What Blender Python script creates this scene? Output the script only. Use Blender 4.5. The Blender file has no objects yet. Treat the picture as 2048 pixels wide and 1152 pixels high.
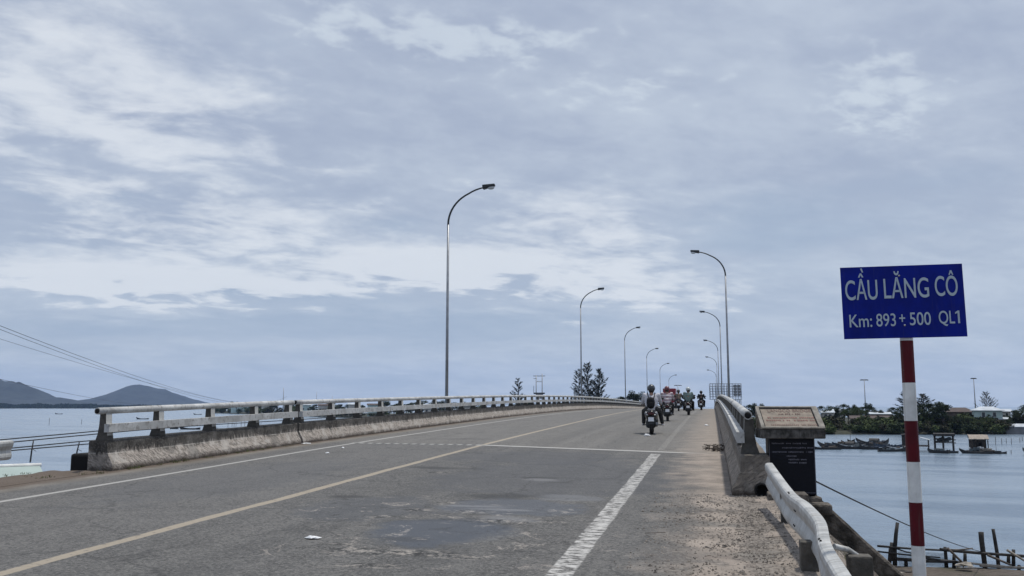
import bpy, bmesh, math, random
import numpy as np
from mathutils import Vector, Matrix, noise

R = math.radians
random.seed(7)
S = bpy.context.scene
COL = S.collection

# ------------------------------------------------------------------ camera
F, HOR = 1820.0, 812.0                    # focal length and horizon in photo pixels (2048 wide)
PITCH = math.atan((HOR - 576) / F)
YAW = R(12.33)                            # camera looks to the side of the road direction (+Y)
EYE = 1.5
cam = bpy.data.cameras.new('camera')
cam.sensor_width = 36.0
cam.lens = 36.0 * F / 2048
cam.clip_start = 0.1
cam.clip_end = 20000
camo = bpy.data.objects.new('camera', cam)
camo.location = (0, 0, EYE)
camo.rotation_euler = (R(90) + PITCH, 0, YAW)
COL.objects.link(camo)
S.camera = camo

# ------------------------------------------------------------------ light and sky
SUN_DIR = Vector((0.22, 0.20, 1.0)).normalized()      # towards the sun: beyond and to the side, high
sun_el = math.asin(SUN_DIR.z)
sun_az = math.atan2(SUN_DIR.x, SUN_DIR.y)
sl = bpy.data.lights.new('sun', 'SUN')
sl.energy = 2.8
sl.angle = R(3.0)
sl.color = (1.0, 0.955, 0.88)
so = bpy.data.objects.new('sun', sl)
so.rotation_euler = SUN_DIR.to_track_quat('Z', 'Y').to_euler()
so.location = (20, 10, 60)
COL.objects.link(so)

S.view_settings.view_transform = 'Standard'
S.view_settings.look = 'None'
S.view_settings.gamma = 1
S.view_settings.exposure = 0.06
S.cycles.use_denoising = True
S.cycles.volume_bounces = 1
S.cycles.max_bounces = 6


class NT:
    """a small wrapper that makes node trees short to write"""
    def __init__(s, tree):
        s.t = tree; s.n = tree.nodes; s.l = tree.links
        s.n.clear()
    def node(s, typ, **kw):
        n = s.n.new(typ)
        for k, v in kw.items():
            setattr(n, k, v)
        return n
    def put(s, sock, v):
        if v is None: return
        if isinstance(v, bpy.types.NodeSocket): s.l.new(v, sock)
        else:
            if isinstance(v, (tuple, list)) and len(v) == 3 and sock.type == 'RGBA': v = (*v, 1)
            sock.default_value = v
    def math(s, op, a, b=None, c=None, clamp=False):
        n = s.node('ShaderNodeMath', operation=op, use_clamp=clamp)
        for i, v in enumerate((a, b, c)):
            if v is not None: s.put(n.inputs[i], v)
        return n.outputs[0]
    def vmath(s, op, a, b=None, scale=None):
        n = s.node('ShaderNodeVectorMath', operation=op)
        s.put(n.inputs[0], a)
        if b is not None: s.put(n.inputs[1], b)
        if scale is not None: s.put(n.inputs['Scale'], scale)
        return n.outputs['Value'] if op in ('DOT_PRODUCT', 'LENGTH', 'DISTANCE') else n.outputs[0]
    def noise(s, vec, scale, detail=4, rough=0.55, dist=0.0, col=False):
        n = s.node('ShaderNodeTexNoise')
        s.put(n.inputs['Vector'], vec); n.inputs['Scale'].default_value = scale
        n.inputs['Detail'].default_value = detail; n.inputs['Roughness'].default_value = rough
        n.inputs['Distortion'].default_value = dist
        return n.outputs['Color' if col else 'Fac']
    def voro(s, vec, scale, feature='F1', out='Distance'):
        n = s.node('ShaderNodeTexVoronoi', feature=feature)
        s.put(n.inputs['Vector'], vec); n.inputs['Scale'].default_value = scale
        return n.outputs[out]
    def ramp(s, v, a, b, c=0.0, d=1.0, smooth=True):
        n = s.node('ShaderNodeMapRange', interpolation_type='SMOOTHSTEP' if smooth else 'LINEAR')
        for i, x in enumerate((v, a, b, c, d)): s.put(n.inputs[i], x)
        return n.outputs[0]
    def mix(s, fac, a, b, mode='MIX'):
        n = s.node('ShaderNodeMix', data_type='RGBA', blend_type=mode)
        s.put(n.inputs['Factor'], fac); s.put(n.inputs[6], a); s.put(n.inputs[7], b)
        return n.outputs[2]
    def sep(s, v):
        n = s.node('ShaderNodeSeparateXYZ'); s.put(n.inputs[0], v); return n.outputs
    def comb(s, x, y, z):
        n = s.node('ShaderNodeCombineXYZ')
        for i, v in enumerate((x, y, z)): s.put(n.inputs[i], v)
        return n.outputs[0]
    def mapping(s, vec, scale=(1, 1, 1), loc=(0, 0, 0), rot=(0, 0, 0)):
        n = s.node('ShaderNodeMapping')
        s.put(n.inputs['Vector'], vec)
        n.inputs['Scale'].default_value = scale; n.inputs['Location'].default_value = loc; n.inputs['Rotation'].default_value = rot
        return n.outputs[0]
    def bump(s, h, strength, dist):
        n = s.node('ShaderNodeBump'); s.put(n.inputs['Height'], h)
        n.inputs['Strength'].default_value = strength; n.inputs['Distance'].default_value = dist
        return n.outputs[0]
    def out(s, col, rough=0.7, normal=None, metallic=0.0, spec=0.5, ior=None):
        p = s.node('ShaderNodeBsdfPrincipled')
        s.put(p.inputs['Base Color'], col); s.put(p.inputs['Roughness'], rough); s.put(p.inputs['Metallic'], metallic)
        s.put(p.inputs['Specular IOR Level'], spec)
        if ior: p.inputs['IOR'].default_value = ior
        if normal is not None: s.l.new(normal, p.inputs['Normal'])
        o = s.node('ShaderNodeOutputMaterial'); s.l.new(p.outputs[0], o.inputs[0])
        return p


w = bpy.data.worlds.new('World')
S.world = w
w.use_nodes = True
t = NT(w.node_tree)
sky = t.node('ShaderNodeTexSky', sky_type='NISHITA', sun_disc=False, sun_elevation=sun_el, sun_rotation=sun_az)
sky.air_density = 1.2; sky.dust_density = 2.0; sky.ozone_density = 1.5
tc = t.node('ShaderNodeTexCoord')
d = t.vmath('NORMALIZE', tc.outputs['Generated'])
dx, dy, dz = t.sep(d)
zz = t.math('ADD', t.math('MAXIMUM', dz, 0.0), 0.17)
cu = t.math('DIVIDE', dx, zz); cv = t.math('DIVIDE', dy, zz)
P = t.comb(cu, cv, 0.0)
Pr = t.mapping(P, rot=(0, 0, R(-35)))
n_big = t.noise(t.mapping(Pr, scale=(1.3, 2.0, 1)), 1.0, 5, 0.50, 0.3)
n_mid = t.noise(t.mapping(Pr, scale=(4.2, 5.6, 1), loc=(3.1, 0, 0)), 1.0, 7, 0.56, 0.35)
n_streak = t.noise(t.mapping(P, scale=(0.8, 2.4, 1), loc=(0, 5.0, 0), rot=(0, 0, R(10))), 1.0, 6, 0.5, 0.4)
n_fine = t.noise(t.mapping(Pr, scale=(14.0, 17.0, 1)), 1.0, 5, 0.56, 0.25)
cl = t.math('ADD', t.math('MULTIPLY', n_big, 0.42), t.math('ADD', t.math('MULTIPLY', n_mid, 0.40), t.math('MULTIPLY', n_fine, 0.18)))
cl = t.ramp(cl, 0.36, 0.66)


def photo_dir(x, y):
    """unit direction in the world for a place in the photo"""
    v = Vector((x - 1024, F, -(y - 576)))
    c, s = math.cos(PITCH), math.sin(PITCH)
    v = Vector((v.x, v.y * c - v.z * s, v.y * s + v.z * c))
    c, s = math.cos(YAW), math.sin(YAW)
    return Vector((v.x * c - v.y * s, v.x * s + v.y * c, v.z)).normalized()


def blob(x, y, half_az, half_el, warp=0.05):
    """soft bank of cloud round one compass bearing and height"""
    q = photo_dir(x, y)
    az0 = math.atan2(q.x, q.y)
    az = t.math('ARCTAN2', dx, dy)
    el = t.math('ARCSINE', dz)
    nz = t.math('MULTIPLY', t.math('SUBTRACT', n_mid, 0.5), warp * 2)
    a = t.math('DIVIDE', t.math('SUBTRACT', az, az0), half_az)
    e = t.math('DIVIDE', t.math('ADD', t.math('SUBTRACT', el, math.asin(q.z)), nz), half_el)
    r2 = t.math('ADD', t.math('MULTIPLY', a, a), t.math('MULTIPLY', e, e))
    return t.math('POWER', 2.718, t.math('MULTIPLY', r2, -1.0))


def acc(lst):
    r = None
    for k, b in lst:
        b = t.math('MULTIPLY', b, k)
        r = b if r is None else t.math('ADD', r, b)
    return r


bright = acc([(1.45, blob(880, 535, .12, .022, .025)), (0.85, blob(120, 555, .17, .026, .03)), (0.75, blob(420, 575, .14, .016, .03)), (0.55, blob(480, 470, .2, .05, .05)),
              (0.7, blob(1180, 450, .12, .07, .05)), (0.55, blob(250, 250, .28, .10, .06)), (0.6, blob(1330, 575, .14, .03, .03)), (0.5, blob(100, 60, .2, .08, .05))])
bright = t.ramp(t.math('ADD', bright, t.math('ADD', t.math('MULTIPLY', t.math('SUBTRACT', n_mid, .5), 1.7), t.math('MULTIPLY', t.math('SUBTRACT', n_fine, .5), .5))), .36, 1.0)
dark = acc([(0.9, blob(900, 650, .26, .018, .02)), (0.8, blob(560, 590, .16, .010, .02)), (0.8, blob(1520, 490, .10, .045, .04)),
            (0.8, blob(300, 660, .25, .016, .02)), (0.6, blob(1000, 760, .6, .014, .01)), (0.5, blob(1700, 380, .3, .05, .06)), (0.6, blob(790, 450, .06, .014, .03)), (0.7, blob(150, 400, .14, .02, .04)), (0.5, blob(500, 60, .12, .03, .04))])
dark = t.ramp(t.math('ADD', dark, t.math('MULTIPLY', t.math('SUBTRACT', .5, n_streak), 1.8)), .35, 1.0)
puff = acc([(1.0, blob(930, 80, .15, .030, .03)), (0.9, blob(1760, 185, .07, .05, .05)), (0.75, blob(1300, 175, .11, .018, .03)), (0.5, blob(700, 40, .08, .025, .04))])
el = t.math('ARCSINE', dz)
base = t.mix(t.ramp(el, 0.0, 0.30), (0.440, 0.522, 0.638), (0.388, 0.447, 0.572))
white = (0.580, 0.648, 0.740)
c1 = t.mix(t.math('MULTIPLY', cl, 0.72), base, white)
c1 = t.mix(t.math('MULTIPLY', dark, 0.5, clamp=True), c1, (0.335, 0.428, 0.565))
c1 = t.mix(t.math('MULTIPLY', bright, 0.80, clamp=True), c1, (0.78, 0.815, 0.86))
pf = t.ramp(t.math('ADD', puff, t.math('ADD', t.math('MULTIPLY', t.math('SUBTRACT', n_fine, .5), 2.4), t.math('MULTIPLY', t.math('SUBTRACT', n_mid, .5), 1.2))), .42, 1.15)
c1 = t.mix(t.math('MULTIPLY', pf, 0.65, clamp=True), c1, (0.66, 0.73, 0.80))
lowsky = t.ramp(dz, -0.02, 0.0)
c1 = t.mix(lowsky, (0.25, 0.3, 0.36), c1)
nis = t.vmath('SCALE', sky.outputs[0], scale=0.08)
skycol = t.mix(0.90, nis, c1)
bg = t.node('ShaderNodeBackground')
t.l.new(skycol, bg.inputs[0]); bg.inputs[1].default_value = 1.0
ow = t.node('ShaderNodeOutputWorld'); t.l.new(bg.outputs[0], ow.inputs[0])

# ------------------------------------------------------------------ places
CY, SY = math.cos(YAW), math.sin(YAW)


def cf(l, d, z):
    """l metres across and d metres ahead of the standpoint, level z, in world coordinates"""
    return Vector((l * CY - d * SY, l * SY + d * CY, z))


def spot(x, y, D):
    q = photo_dir(x, y)
    f = -SY * q.x + CY * q.y
    return q * (D / f) + Vector((0, 0, EYE))


def lat(x, D):
    return (x - 1024) / F * D


WATER = -5.0
WH = EYE - WATER


def depth_at(y):
    """how far ahead the water lies at photo row y"""
    return WH * F / (y - HOR)


PY = [-60, -30, 0, 15, 22.5, 31.7, 37.7, 47, 62.4, 77, 91, 118, 164, 206, 250, 300, 350, 450, 900]
PZ = [-1.45, -.72, 0, .355, .53, .70, .80, .945, 1.12, 1.215, 1.24, 1.165, .90, .25, -.9, -2.4, -3.6, -4.1, -4.1]
_m = [0.0] * len(PY)
_s = [(PZ[i + 1] - PZ[i]) / (PY[i + 1] - PY[i]) for i in range(len(PY) - 1)]
for i in range(1, len(PY) - 1):
    _m[i] = 0 if _s[i - 1] * _s[i] <= 0 else 2 * _s[i - 1] * _s[i] / (_s[i - 1] + _s[i])
_m[0] = _s[0]


def zr(Y):
    """level of the road surface along the road"""
    Y = min(max(Y, PY[0]), PY[-1])
    i = max(k for k in range(len(PY) - 1) if PY[k] <= Y)
    h = PY[i + 1] - PY[i]; u = (Y - PY[i]) / h
    return ((2 * u**3 - 3 * u**2 + 1) * PZ[i] + (u**3 - 2 * u**2 + u) * h * _m[i] + (-2 * u**3 + 3 * u**2) * PZ[i + 1] + (u**3 - u**2) * h * _m[i + 1])


def joint_y(X):
    return 20.75 - 0.25 * X


# ------------------------------------------------------------------ mesh helpers
class MB:
    """collects shapes; build() links them as one mesh object"""
    def __init__(s):
        s.v = []; s.f = []; s.mi = []; s.uv = []; s.sm = []
    def face(s, idx, m=0, uv=None, smooth=False):
        s.f.append(tuple(idx)); s.mi.append(m); s.uv.append(uv); s.sm.append(smooth)
    def add(s, verts, faces, m=0, smooth=False):
        o = len(s.v); s.v += [tuple(p) for p in verts]
        for f in faces: s.face([o + i for i in f], m, None, smooth)
    def box(s, c, size, rot=None, m=0):
        sx, sy, sz = [a / 2 for a in size]
        pts = [Vector((x, y, z)) for x in (-sx, sx) for y in (-sy, sy) for z in (-sz, sz)]
        if rot is not None: pts = [rot @ p for p in pts]
        c = Vector(c)
        s.add([p + c for p in pts], [(0, 1, 3, 2), (4, 6, 7, 5), (0, 4, 5, 1), (2, 3, 7, 6), (0, 2, 6, 4), (1, 5, 7, 3)], m)
    def bbox(s, c, size, b=0.02, rot=None, m=0):
        """box with chamfered edges"""
        bm = bmesh.new(); bmesh.ops.create_cube(bm, size=1)
        bmesh.ops.scale(bm, vec=size, verts=bm.verts)
        bmesh.ops.bevel(bm, geom=bm.edges[:], offset=b, segments=2, affect='EDGES', profile=.5)
        s.bm(bm, c, rot, m)
    def bm(s, bm, c=(0, 0, 0), rot=None, m=0, smooth=False):
        bm.verts.ensure_lookup_table(); bm.verts.index_update()
        c = Vector(c)
        pts = [(rot @ v.co if rot is not None else v.co) + c for v in bm.verts]
        s.add(pts, [[v.index for v in f.verts] for f in bm.faces], m, smooth)
        bm.free()
    def tube(s, path, rad, n=8, m=0, cap=True, smooth=True):
        path = [Vector(p) for p in path]
        if not isinstance(rad, (list, tuple)): rad = [rad] * len(path)
        o = len(s.v); up = None
        for i, p in enumerate(path):
            a = path[max(i - 1, 0)]; b = path[min(i + 1, len(path) - 1)]
            tt = (b - a).normalized()
            if up is None: up = Vector((0, 0, 1)) if abs(tt.z) < .9 else Vector((0, 1, 0))
            e1 = tt.cross(up).normalized(); e2 = e1.cross(tt).normalized(); up = e2
            for k in range(n):
                an = 2 * math.pi * k / n
                s.v.append(tuple(p + (e1 * math.cos(an) + e2 * math.sin(an)) * rad[i]))
        for i in range(len(path) - 1):
            for k in range(n):
                a = o + i * n + k; b = o + i * n + (k + 1) % n
                s.face((a, b, b + n, a + n), m, None, smooth)
        if cap:
            s.face([o + k for k in range(n)][::-1], m); s.face([o + (len(path) - 1) * n + k for k in range(n)], m)
    def extrude(s, prof, path_fn, ts, m=0, closed=True, uvs=False, cap=True, smooth=False):
        """sweep a profile: path_fn(t, (a, b)) gives the world point"""
        o = len(s.v); n = len(prof)
        per = [0.0]
        for i in range(1, n): per.append(per[-1] + math.dist(prof[i], prof[i - 1]))
        for t_ in ts:
            for p in prof: s.v.append(tuple(path_fn(t_, p)))
        for i in range(len(ts) - 1):
            for k in range(n if closed else n - 1):
                k2 = (k + 1) % n
                a = o + i * n + k; b = o + i * n + k2
                uv = None
                if uvs: uv = [(ts[i], prof[k][1]), (ts[i], prof[k2][1]), (ts[i + 1], prof[k2][1]), (ts[i + 1], prof[k][1])]
                s.face((a, b, b + n, a + n), m, uv, smooth)
        if cap and closed:
            s.face([o + k for k in range(n)][::-1], m, [(ts[0] + prof[k][0], prof[k][1]) for k in range(n)][::-1] if uvs else None)
            s.face([o + (len(ts) - 1) * n + k for k in range(n)], m, [(ts[-1] + prof[k][0], prof[k][1]) for k in range(n)] if uvs else None)
    def ball(s, c, r, m=0, seg=12, rot=None):
        bm = bmesh.new(); bmesh.ops.create_uvsphere(bm, u_segments=seg, v_segments=max(6, seg // 2), radius=1)
        bmesh.ops.scale(bm, vec=r if isinstance(r, (tuple, list)) else (r, r, r), verts=bm.verts)
        s.bm(bm, c, rot, m, True)
    def lathe(s, prof, c, axis='Z', n=20, m=0, smooth=True):
        """prof: (radius, along) pairs"""
        o = len(s.v); c = Vector(c)
        for r, h in prof:
            for k in range(n):
                a = 2 * math.pi * k / n; x, y = r * math.cos(a), r * math.sin(a)
                p = {'Z': (x, y, h), 'X': (h, x, y), 'Y': (x, h, y)}[axis]
                s.v.append(tuple(c + Vector(p)))
        for i in range(len(prof) - 1):
            for k in range(n):
                a = o + i * n + k; b = o + i * n + (k + 1) % n
                s.face((a, b, b + n, a + n), m, None, smooth)
        return s
    def mesh(s, name, mats):
        me = bpy.data.meshes.new(name)
        me.from_pydata(s.v, [], s.f)
        for mm in (mats if isinstance(mats, (list, tuple)) else [mats]): me.materials.append(mm)
        me.polygons.foreach_set('material_index', s.mi)
        me.polygons.foreach_set('use_smooth', s.sm)
        if any(u is not None for u in s.uv):
            ul = me.uv_layers.new(name='UVMap'); k = 0
            for f, u in zip(s.f, s.uv):
                for j in range(len(f)):
                    ul.data[k].uv = u[j] if u is not None else (0, 0); k += 1
        me.update()
        return me
    def build(s, name, mats, parent=None, loc=None, fix=True):
        me = s.mesh(name, mats)
        if fix:
            bm = bmesh.new(); bm.from_mesh(me); bmesh.ops.recalc_face_normals(bm, faces=bm.faces[:]); bm.to_mesh(me); bm.free()
        return link(name, me, parent, loc)


def link(name, me, parent=None, loc=None):
    o = bpy.data.objects.new(name, me); COL.objects.link(o)
    if parent is not None: o.parent = parent
    if loc is not None: o.location = loc
    return o


def tag(o, label, cat, group=None):
    o['label'] = label; o['category'] = cat
    if group: o['group'] = group
    return o


def thing(name, label, cat, loc=(0, 0, 0), rz=0.0, group=None, scale=None):
    o = bpy.data.objects.new(name, None); COL.objects.link(o)
    o.empty_display_size = .2
    o.location = loc; o.rotation_euler = (0, 0, rz)
    if scale is not None: o.scale = (scale,) * 3 if not isinstance(scale, (tuple, list)) else scale
    return tag(o, label, cat, group)


def struct(o, kind='structure'):
    o['kind'] = kind
    return o


def dup(root, loc, rz, label, group=None, scale=None, cat=None):
    r = root.copy(); COL.objects.link(r); r.location = loc; r.rotation_euler = (0, 0, rz)
    if scale is not None: r.scale = (scale,) * 3 if not isinstance(scale, (tuple, list)) else scale
    r['label'] = label
    if group: r['group'] = group
    if cat: r['category'] = cat
    for ch in list(root.children):
        c = ch.copy(); COL.objects.link(c); c.parent = r
        for g in list(ch.children):
            q = g.copy(); COL.objects.link(q); q.parent = c
    return r


# ------------------------------------------------------------------ materials
def newmat(name):
    m = bpy.data.materials.new(name); m.use_nodes = True
    return m, NT(m.node_tree)


def simple(name, col, rough=.6, var=.25, scale=6, metallic=0.0, bump=0.0, bscale=40, col2=None, spec=.5):
    m, t = newmat(name)
    c = t.node('ShaderNodeTexCoord').outputs['Object']
    n = t.noise(c, scale, 5, .6)
    dk = tuple(x * (1 - var) for x in col); lt = tuple(min(1, x * (1 + var)) for x in (col2 or col))
    cc = t.mix(t.ramp(n, .3, .7), dk, lt)
    nm = t.bump(t.noise(c, bscale, 4), 1.0, bump) if bump else None
    t.out(cc, t.ramp(n, .2, .8, max(0, rough - .08), min(1, rough + .08)), nm, metallic, spec)
    return m


M = {}
M['galv'] = simple('galvanised steel', (.30, .31, .33), .45, .18, 3, .55)
M['darksteel'] = simple('weathered dark steel', (.035, .04, .045), .5, .3, 5, .3)
M['lens'] = simple('clear plastic lens', (.55, .58, .60), .2, .1, 5)
M['black'] = simple('black plastic', (.012, .012, .014), .42, .3, 9)
M['blackgloss'] = simple('black paint', (.010, .011, .014), .22, .3, 9)
M['greypanel'] = simple('grey painted panel', (.17, .175, .19), .3, .2, 6)
M['rubber'] = simple('tyre rubber', (.014, .014, .015), .8, .3, 20)
M['chrome'] = simple('dull chrome', (.5, .5, .5), .25, .2, 8, .9)
M['plate'] = simple('white number plate', (.72, .73, .75), .4, .06, 20)
M['redlens'] = simple('red lens', (.05, .004, .005), .3, .2, 20)
M['redpaint'] = simple('red lorry paint', (.20, .022, .035), .5, .25, 2)
M['glass'] = simple('dark glass', (.02, .025, .03), .08, .2, 2)
M['skin'] = simple('skin', (.32, .18, .12), .55, .1, 12)
M['shoe'] = simple('white shoe', (.6, .6, .62), .6, .1, 12)
M['white'] = simple('white paint', (.70, .70, .69), .5, .12, 3)
M['wood'] = simple('weathered wood', (.085, .066, .052), .85, .45, 5, bump=.01, bscale=14, col2=(.12, .10, .085))
M['darkwood'] = simple('wet dark wood', (.018, .016, .016), .8, .5, 4, bump=.01, bscale=14, col2=(.035, .032, .030))
M['palewood'] = simple('bleached bamboo', (.30, .27, .23), .8, .3, 6)
M['thatch'] = simple('grey thatch', (.30, .26, .22), .95, .4, 6, bump=.04, bscale=12)
M['tarp'] = simple('pale tarpaulin', (.55, .58, .60), .6, .15, 3)
M['net'] = simple('grey fishing net', (.10, .12, .13), .9, .3, 25)
M['hullblue'] = simple('faded blue hull', (.035, .05, .075), .7, .4, 3)
M['hullgrey'] = simple('grey boat timber', (.06, .058, .056), .8, .45, 3)
M['hulldark'] = simple('tarred black hull', (.018, .019, .021), .65, .5, 3)
M['hullpale'] = simple('pale boat', (.5, .52, .53), .6, .2, 3)
M['mint'] = simple('mint wall plaster', (.42, .52, .50), .85, .12, .5)
M['cream'] = simple('cream wall plaster', (.48, .46, .42), .85, .15, .5)
M['greywall'] = simple('grey wall plaster', (.20, .205, .215), .9, .2, .5)
M['brickwall'] = simple('brown wall', (.13, .10, .085), .9, .25, .8)
M['tin'] = simple('weathered tin roof', (.45, .49, .53), .55, .15, .7)
M['darkroof'] = simple('dark tile roof', (.075, .055, .050), .85, .3, 1.2)
M['greenroof'] = simple('pale green tin roof', (.33, .40, .375), .75, .10, .5)
M['window'] = simple('shaded window', (.03, .035, .04), .2, .2, 2)
M['bark'] = simple('bark', (.075, .06, .05), .9, .3, 6)
M['cable'] = simple('black cable', (.02, .021, .023), .6, .2, 4)
M['blueplate'] = None
M['signink'] = simple('reflective lettering', (.42, .50, .57), .6, .06, 20)
M['redband'] = M['whiteband'] = None
M['granite'] = simple('polished black granite', (.004, .0045, .009), .4, .3, 30, spec=.2)
M['plaque'] = simple('pale stone plaque', (.225, .19, .155), .85, .3, 8)
M['engrave'] = simple('brown lettering', (.18, .12, .10), .8, .2, 20)
M['redink'] = simple('red lettering', (.20, .095, .08), .8, .2, 20)
M['greyink'] = simple('grey lettering', (.14, .14, .17), .6, .2, 20)
M['black_hole'] = simple('recess and shadow black', (.006, .006, .007), .95, .3, 5)  # darkness of holes, slots, doorway and the shadowed block, as plain colour
M['trash'] = simple('white plastic litter', (.72, .73, .74), .5, .08, 20)
M['deadgrass'] = simple('dry grass', (.16, .135, .075), .9, .4, 3, col2=(.10, .12, .045))
M['pebble'] = simple('gravel stone', (.085, .075, .068), .9, .6, 7, col2=(.22, .195, .17))


def worn_paint(name, col, chip, rough, amount, spec):
    """paint with chips, rust specks, rain streaks and faded patches"""
    m, t = newmat(name)
    ob = t.node('ShaderNodeTexCoord').outputs['Object']
    n = t.noise(ob, 5, 5, .6); ch = t.noise(ob, 46, 6, .75); st = t.noise(t.mapping(ob, scale=(38, 38, 2.2)), 1.0, 5, .6)
    c = t.mix(t.ramp(n, .3, .7), tuple(x * .78 for x in col), tuple(min(1, x * 1.2) for x in col))
    c = t.mix(t.math('MULTIPLY', t.ramp(st, .52, .72), amount), c, tuple(.6 * a + .4 * b for a, b in zip(col, (.10, .09, .08))))
    c = t.mix(t.math('MULTIPLY', t.ramp(ch, .66, .70), amount), c, chip)
    t.out(c, t.ramp(n, .3, .7, rough - .1, rough + .12), t.bump(ch, .3, .002), spec=spec)
    return m


M['blueplate'] = worn_paint('faded blue enamel', (.004, .014, .215), (.03, .04, .16), .5, .35, .12)
M['redband'] = worn_paint('dark red band', (.085, .004, .010), (.30, .22, .2), .5, .7, .2)
M['whiteband'] = worn_paint('white band', (.66, .67, .66), (.20, .14, .10), .5, .75, .3)


def concrete(name, base, stain, amount, warm=(.36, .31, .27), v_split=.30, streak=1.0, chips=1.0):
    """parapet concrete: UV is (metres along, height): dark weathered top with runs, rough pale foot"""
    m, t = newmat(name)
    uv = t.node('ShaderNodeUVMap').outputs[0]
    u, v, _ = t.sep(uv)
    ob = t.node('ShaderNodeTexCoord').outputs['Object']
    runs = t.noise(t.comb(t.math('MULTIPLY', u, 13.0), t.math('MULTIPLY', v, 2.2), 0.), 1.0, 6, .68)
    bay = t.noise(t.comb(t.math('MULTIPLY', u, 1.1), t.math('MULTIPLY', v, .7), 2.), 1.0, 4, .6)
    patch = t.noise(ob, 3.2, 7, .7)
    slash = t.noise(t.comb(t.math('ADD', t.math('MULTIPLY', u, 17.0), t.math('MULTIPLY', v, 20.0)), t.math('MULTIPLY', v, 13.0), 3.), 1.0, 7, .75, .5)
    fine = t.noise(ob, 30, 6, .75)
    edge = t.math('ADD', v, t.math('ADD', t.math('MULTIPLY', t.math('SUBTRACT', runs, .5), .62 * streak), t.math('MULTIPLY', t.math('SUBTRACT', bay, .5), .22 * streak)))
    up = t.ramp(edge, v_split - .03, v_split + .05)
    foot = t.mix(t.ramp(slash, .38, .60), tuple(x * .42 for x in warm), tuple(min(1, x * 1.35) for x in warm))
    foot = t.mix(t.math('MULTIPLY', t.ramp(patch, .52, .62), .65), foot, tuple(min(1, x * 1.75) for x in base))
    foot = t.mix(t.math('MULTIPLY', t.ramp(bay, .56, .66), .55), foot, tuple(x * .5 for x in base))
    top = t.mix(t.ramp(patch, .35, .70), stain, tuple(.62 * a + .38 * b for a, b in zip(stain, base)))
    top = t.mix(t.math('MULTIPLY', t.ramp(runs, .57, .70), .55), top, base)
    c2 = t.mix(t.math('MULTIPLY', up, amount), foot, top)
    c2 = t.mix(t.math('MULTIPLY', t.ramp(t.math('ABSOLUTE', t.math('SUBTRACT', v, .295)), .016, .004), t.math('MULTIPLY', t.ramp(patch, .40, .55), .6)), c2, tuple(min(1, x * 1.7) for x in base))
    grime = t.ramp(t.math('ADD', v, t.math('MULTIPLY', t.math('SUBTRACT', patch, .5), .22)), .09, .0)
    c2 = t.mix(t.math('MULTIPLY', grime, .85), c2, (.055, .042, .034))
    c2 = t.mix(t.math('MULTIPLY', t.ramp(fine, .50, .72), .45 * chips), c2, tuple(min(1, x * 1.6) for x in base))
    c2 = t.mix(t.math('MULTIPLY', t.ramp(fine, .42, .30), .55 * chips), c2, tuple(x * .25 for x in base))
    h = t.math('ADD', t.math('MULTIPLY', slash, .6), t.math('MULTIPLY', fine, .5))
    t.out(c2, .92, t.bump(h, 1.0, .02), spec=.25)
    return m


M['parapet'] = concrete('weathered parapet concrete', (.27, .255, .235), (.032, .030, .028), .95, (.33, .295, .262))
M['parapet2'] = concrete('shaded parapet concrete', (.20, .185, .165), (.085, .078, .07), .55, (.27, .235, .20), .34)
M['conc'] = simple('grey concrete', (.17, .165, .155), .9, .35, 2.5, bump=.01, bscale=18)
M['postgrime'] = simple('grimy concrete post', (.085, .078, .068), .92, .45, 7, bump=.012, bscale=30)
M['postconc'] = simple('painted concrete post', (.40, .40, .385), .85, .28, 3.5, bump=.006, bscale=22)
M['postlow_shade'] = simple('stained foot and shade-dark sides of post', (.070, .066, .060), .92, .55, 6)  # stained foot; also colours in the shade on the post sides
M['dirtyconc'] = simple('dark mossy concrete', (.040, .036, .030), .95, .5, 5, bump=.04, bscale=16, col2=(.115, .10, .085))


def rail_mat():
    m, t = newmat('worn white rail paint')
    ob = t.node('ShaderNodeTexCoord').outputs['Object']
    n = t.noise(ob, 1.3, 6, .65); n2 = t.noise(ob, 9, 5, .7)
    c = t.mix(t.ramp(n, .3, .7), (.34, .345, .34), (.56, .565, .56))
    c = t.mix(t.math('MULTIPLY', t.ramp(n2, .54, .66), .7), c, (.10, .082, .07))
    c = t.mix(t.math('MULTIPLY', t.ramp(t.noise(ob, 3.1, 6, .7), .52, .64), .5), c, (.20, .185, .165))
    t.out(c, .7, t.bump(n2, .6, .006))
    return m


M['rail'] = rail_mat()


def beam_mat():
    m, t = newmat('dusty galvanised beam')
    ob = t.node('ShaderNodeTexCoord').outputs['Object']
    n = t.noise(ob, 4, 6, .65); n2 = t.noise(t.mapping(ob, scale=(4, 30, 4)), 1.0, 4, .6); n3 = t.noise(ob, 17, 5, .7)
    c = t.mix(t.ramp(n, .3, .7), (.33, .335, .325), (.54, .545, .535))
    c = t.mix(t.math('MULTIPLY', t.ramp(n2, .47, .70), .65), c, (.22, .205, .18))
    c = t.mix(t.math('MULTIPLY', t.ramp(n3, .63, .72), .7), c, (.12, .10, .085))
    t.out(c, t.ramp(n, .3, .7, .42, .62), t.bump(n3, .5, .004), .15)
    return m


M['beam'] = beam_mat()


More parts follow.
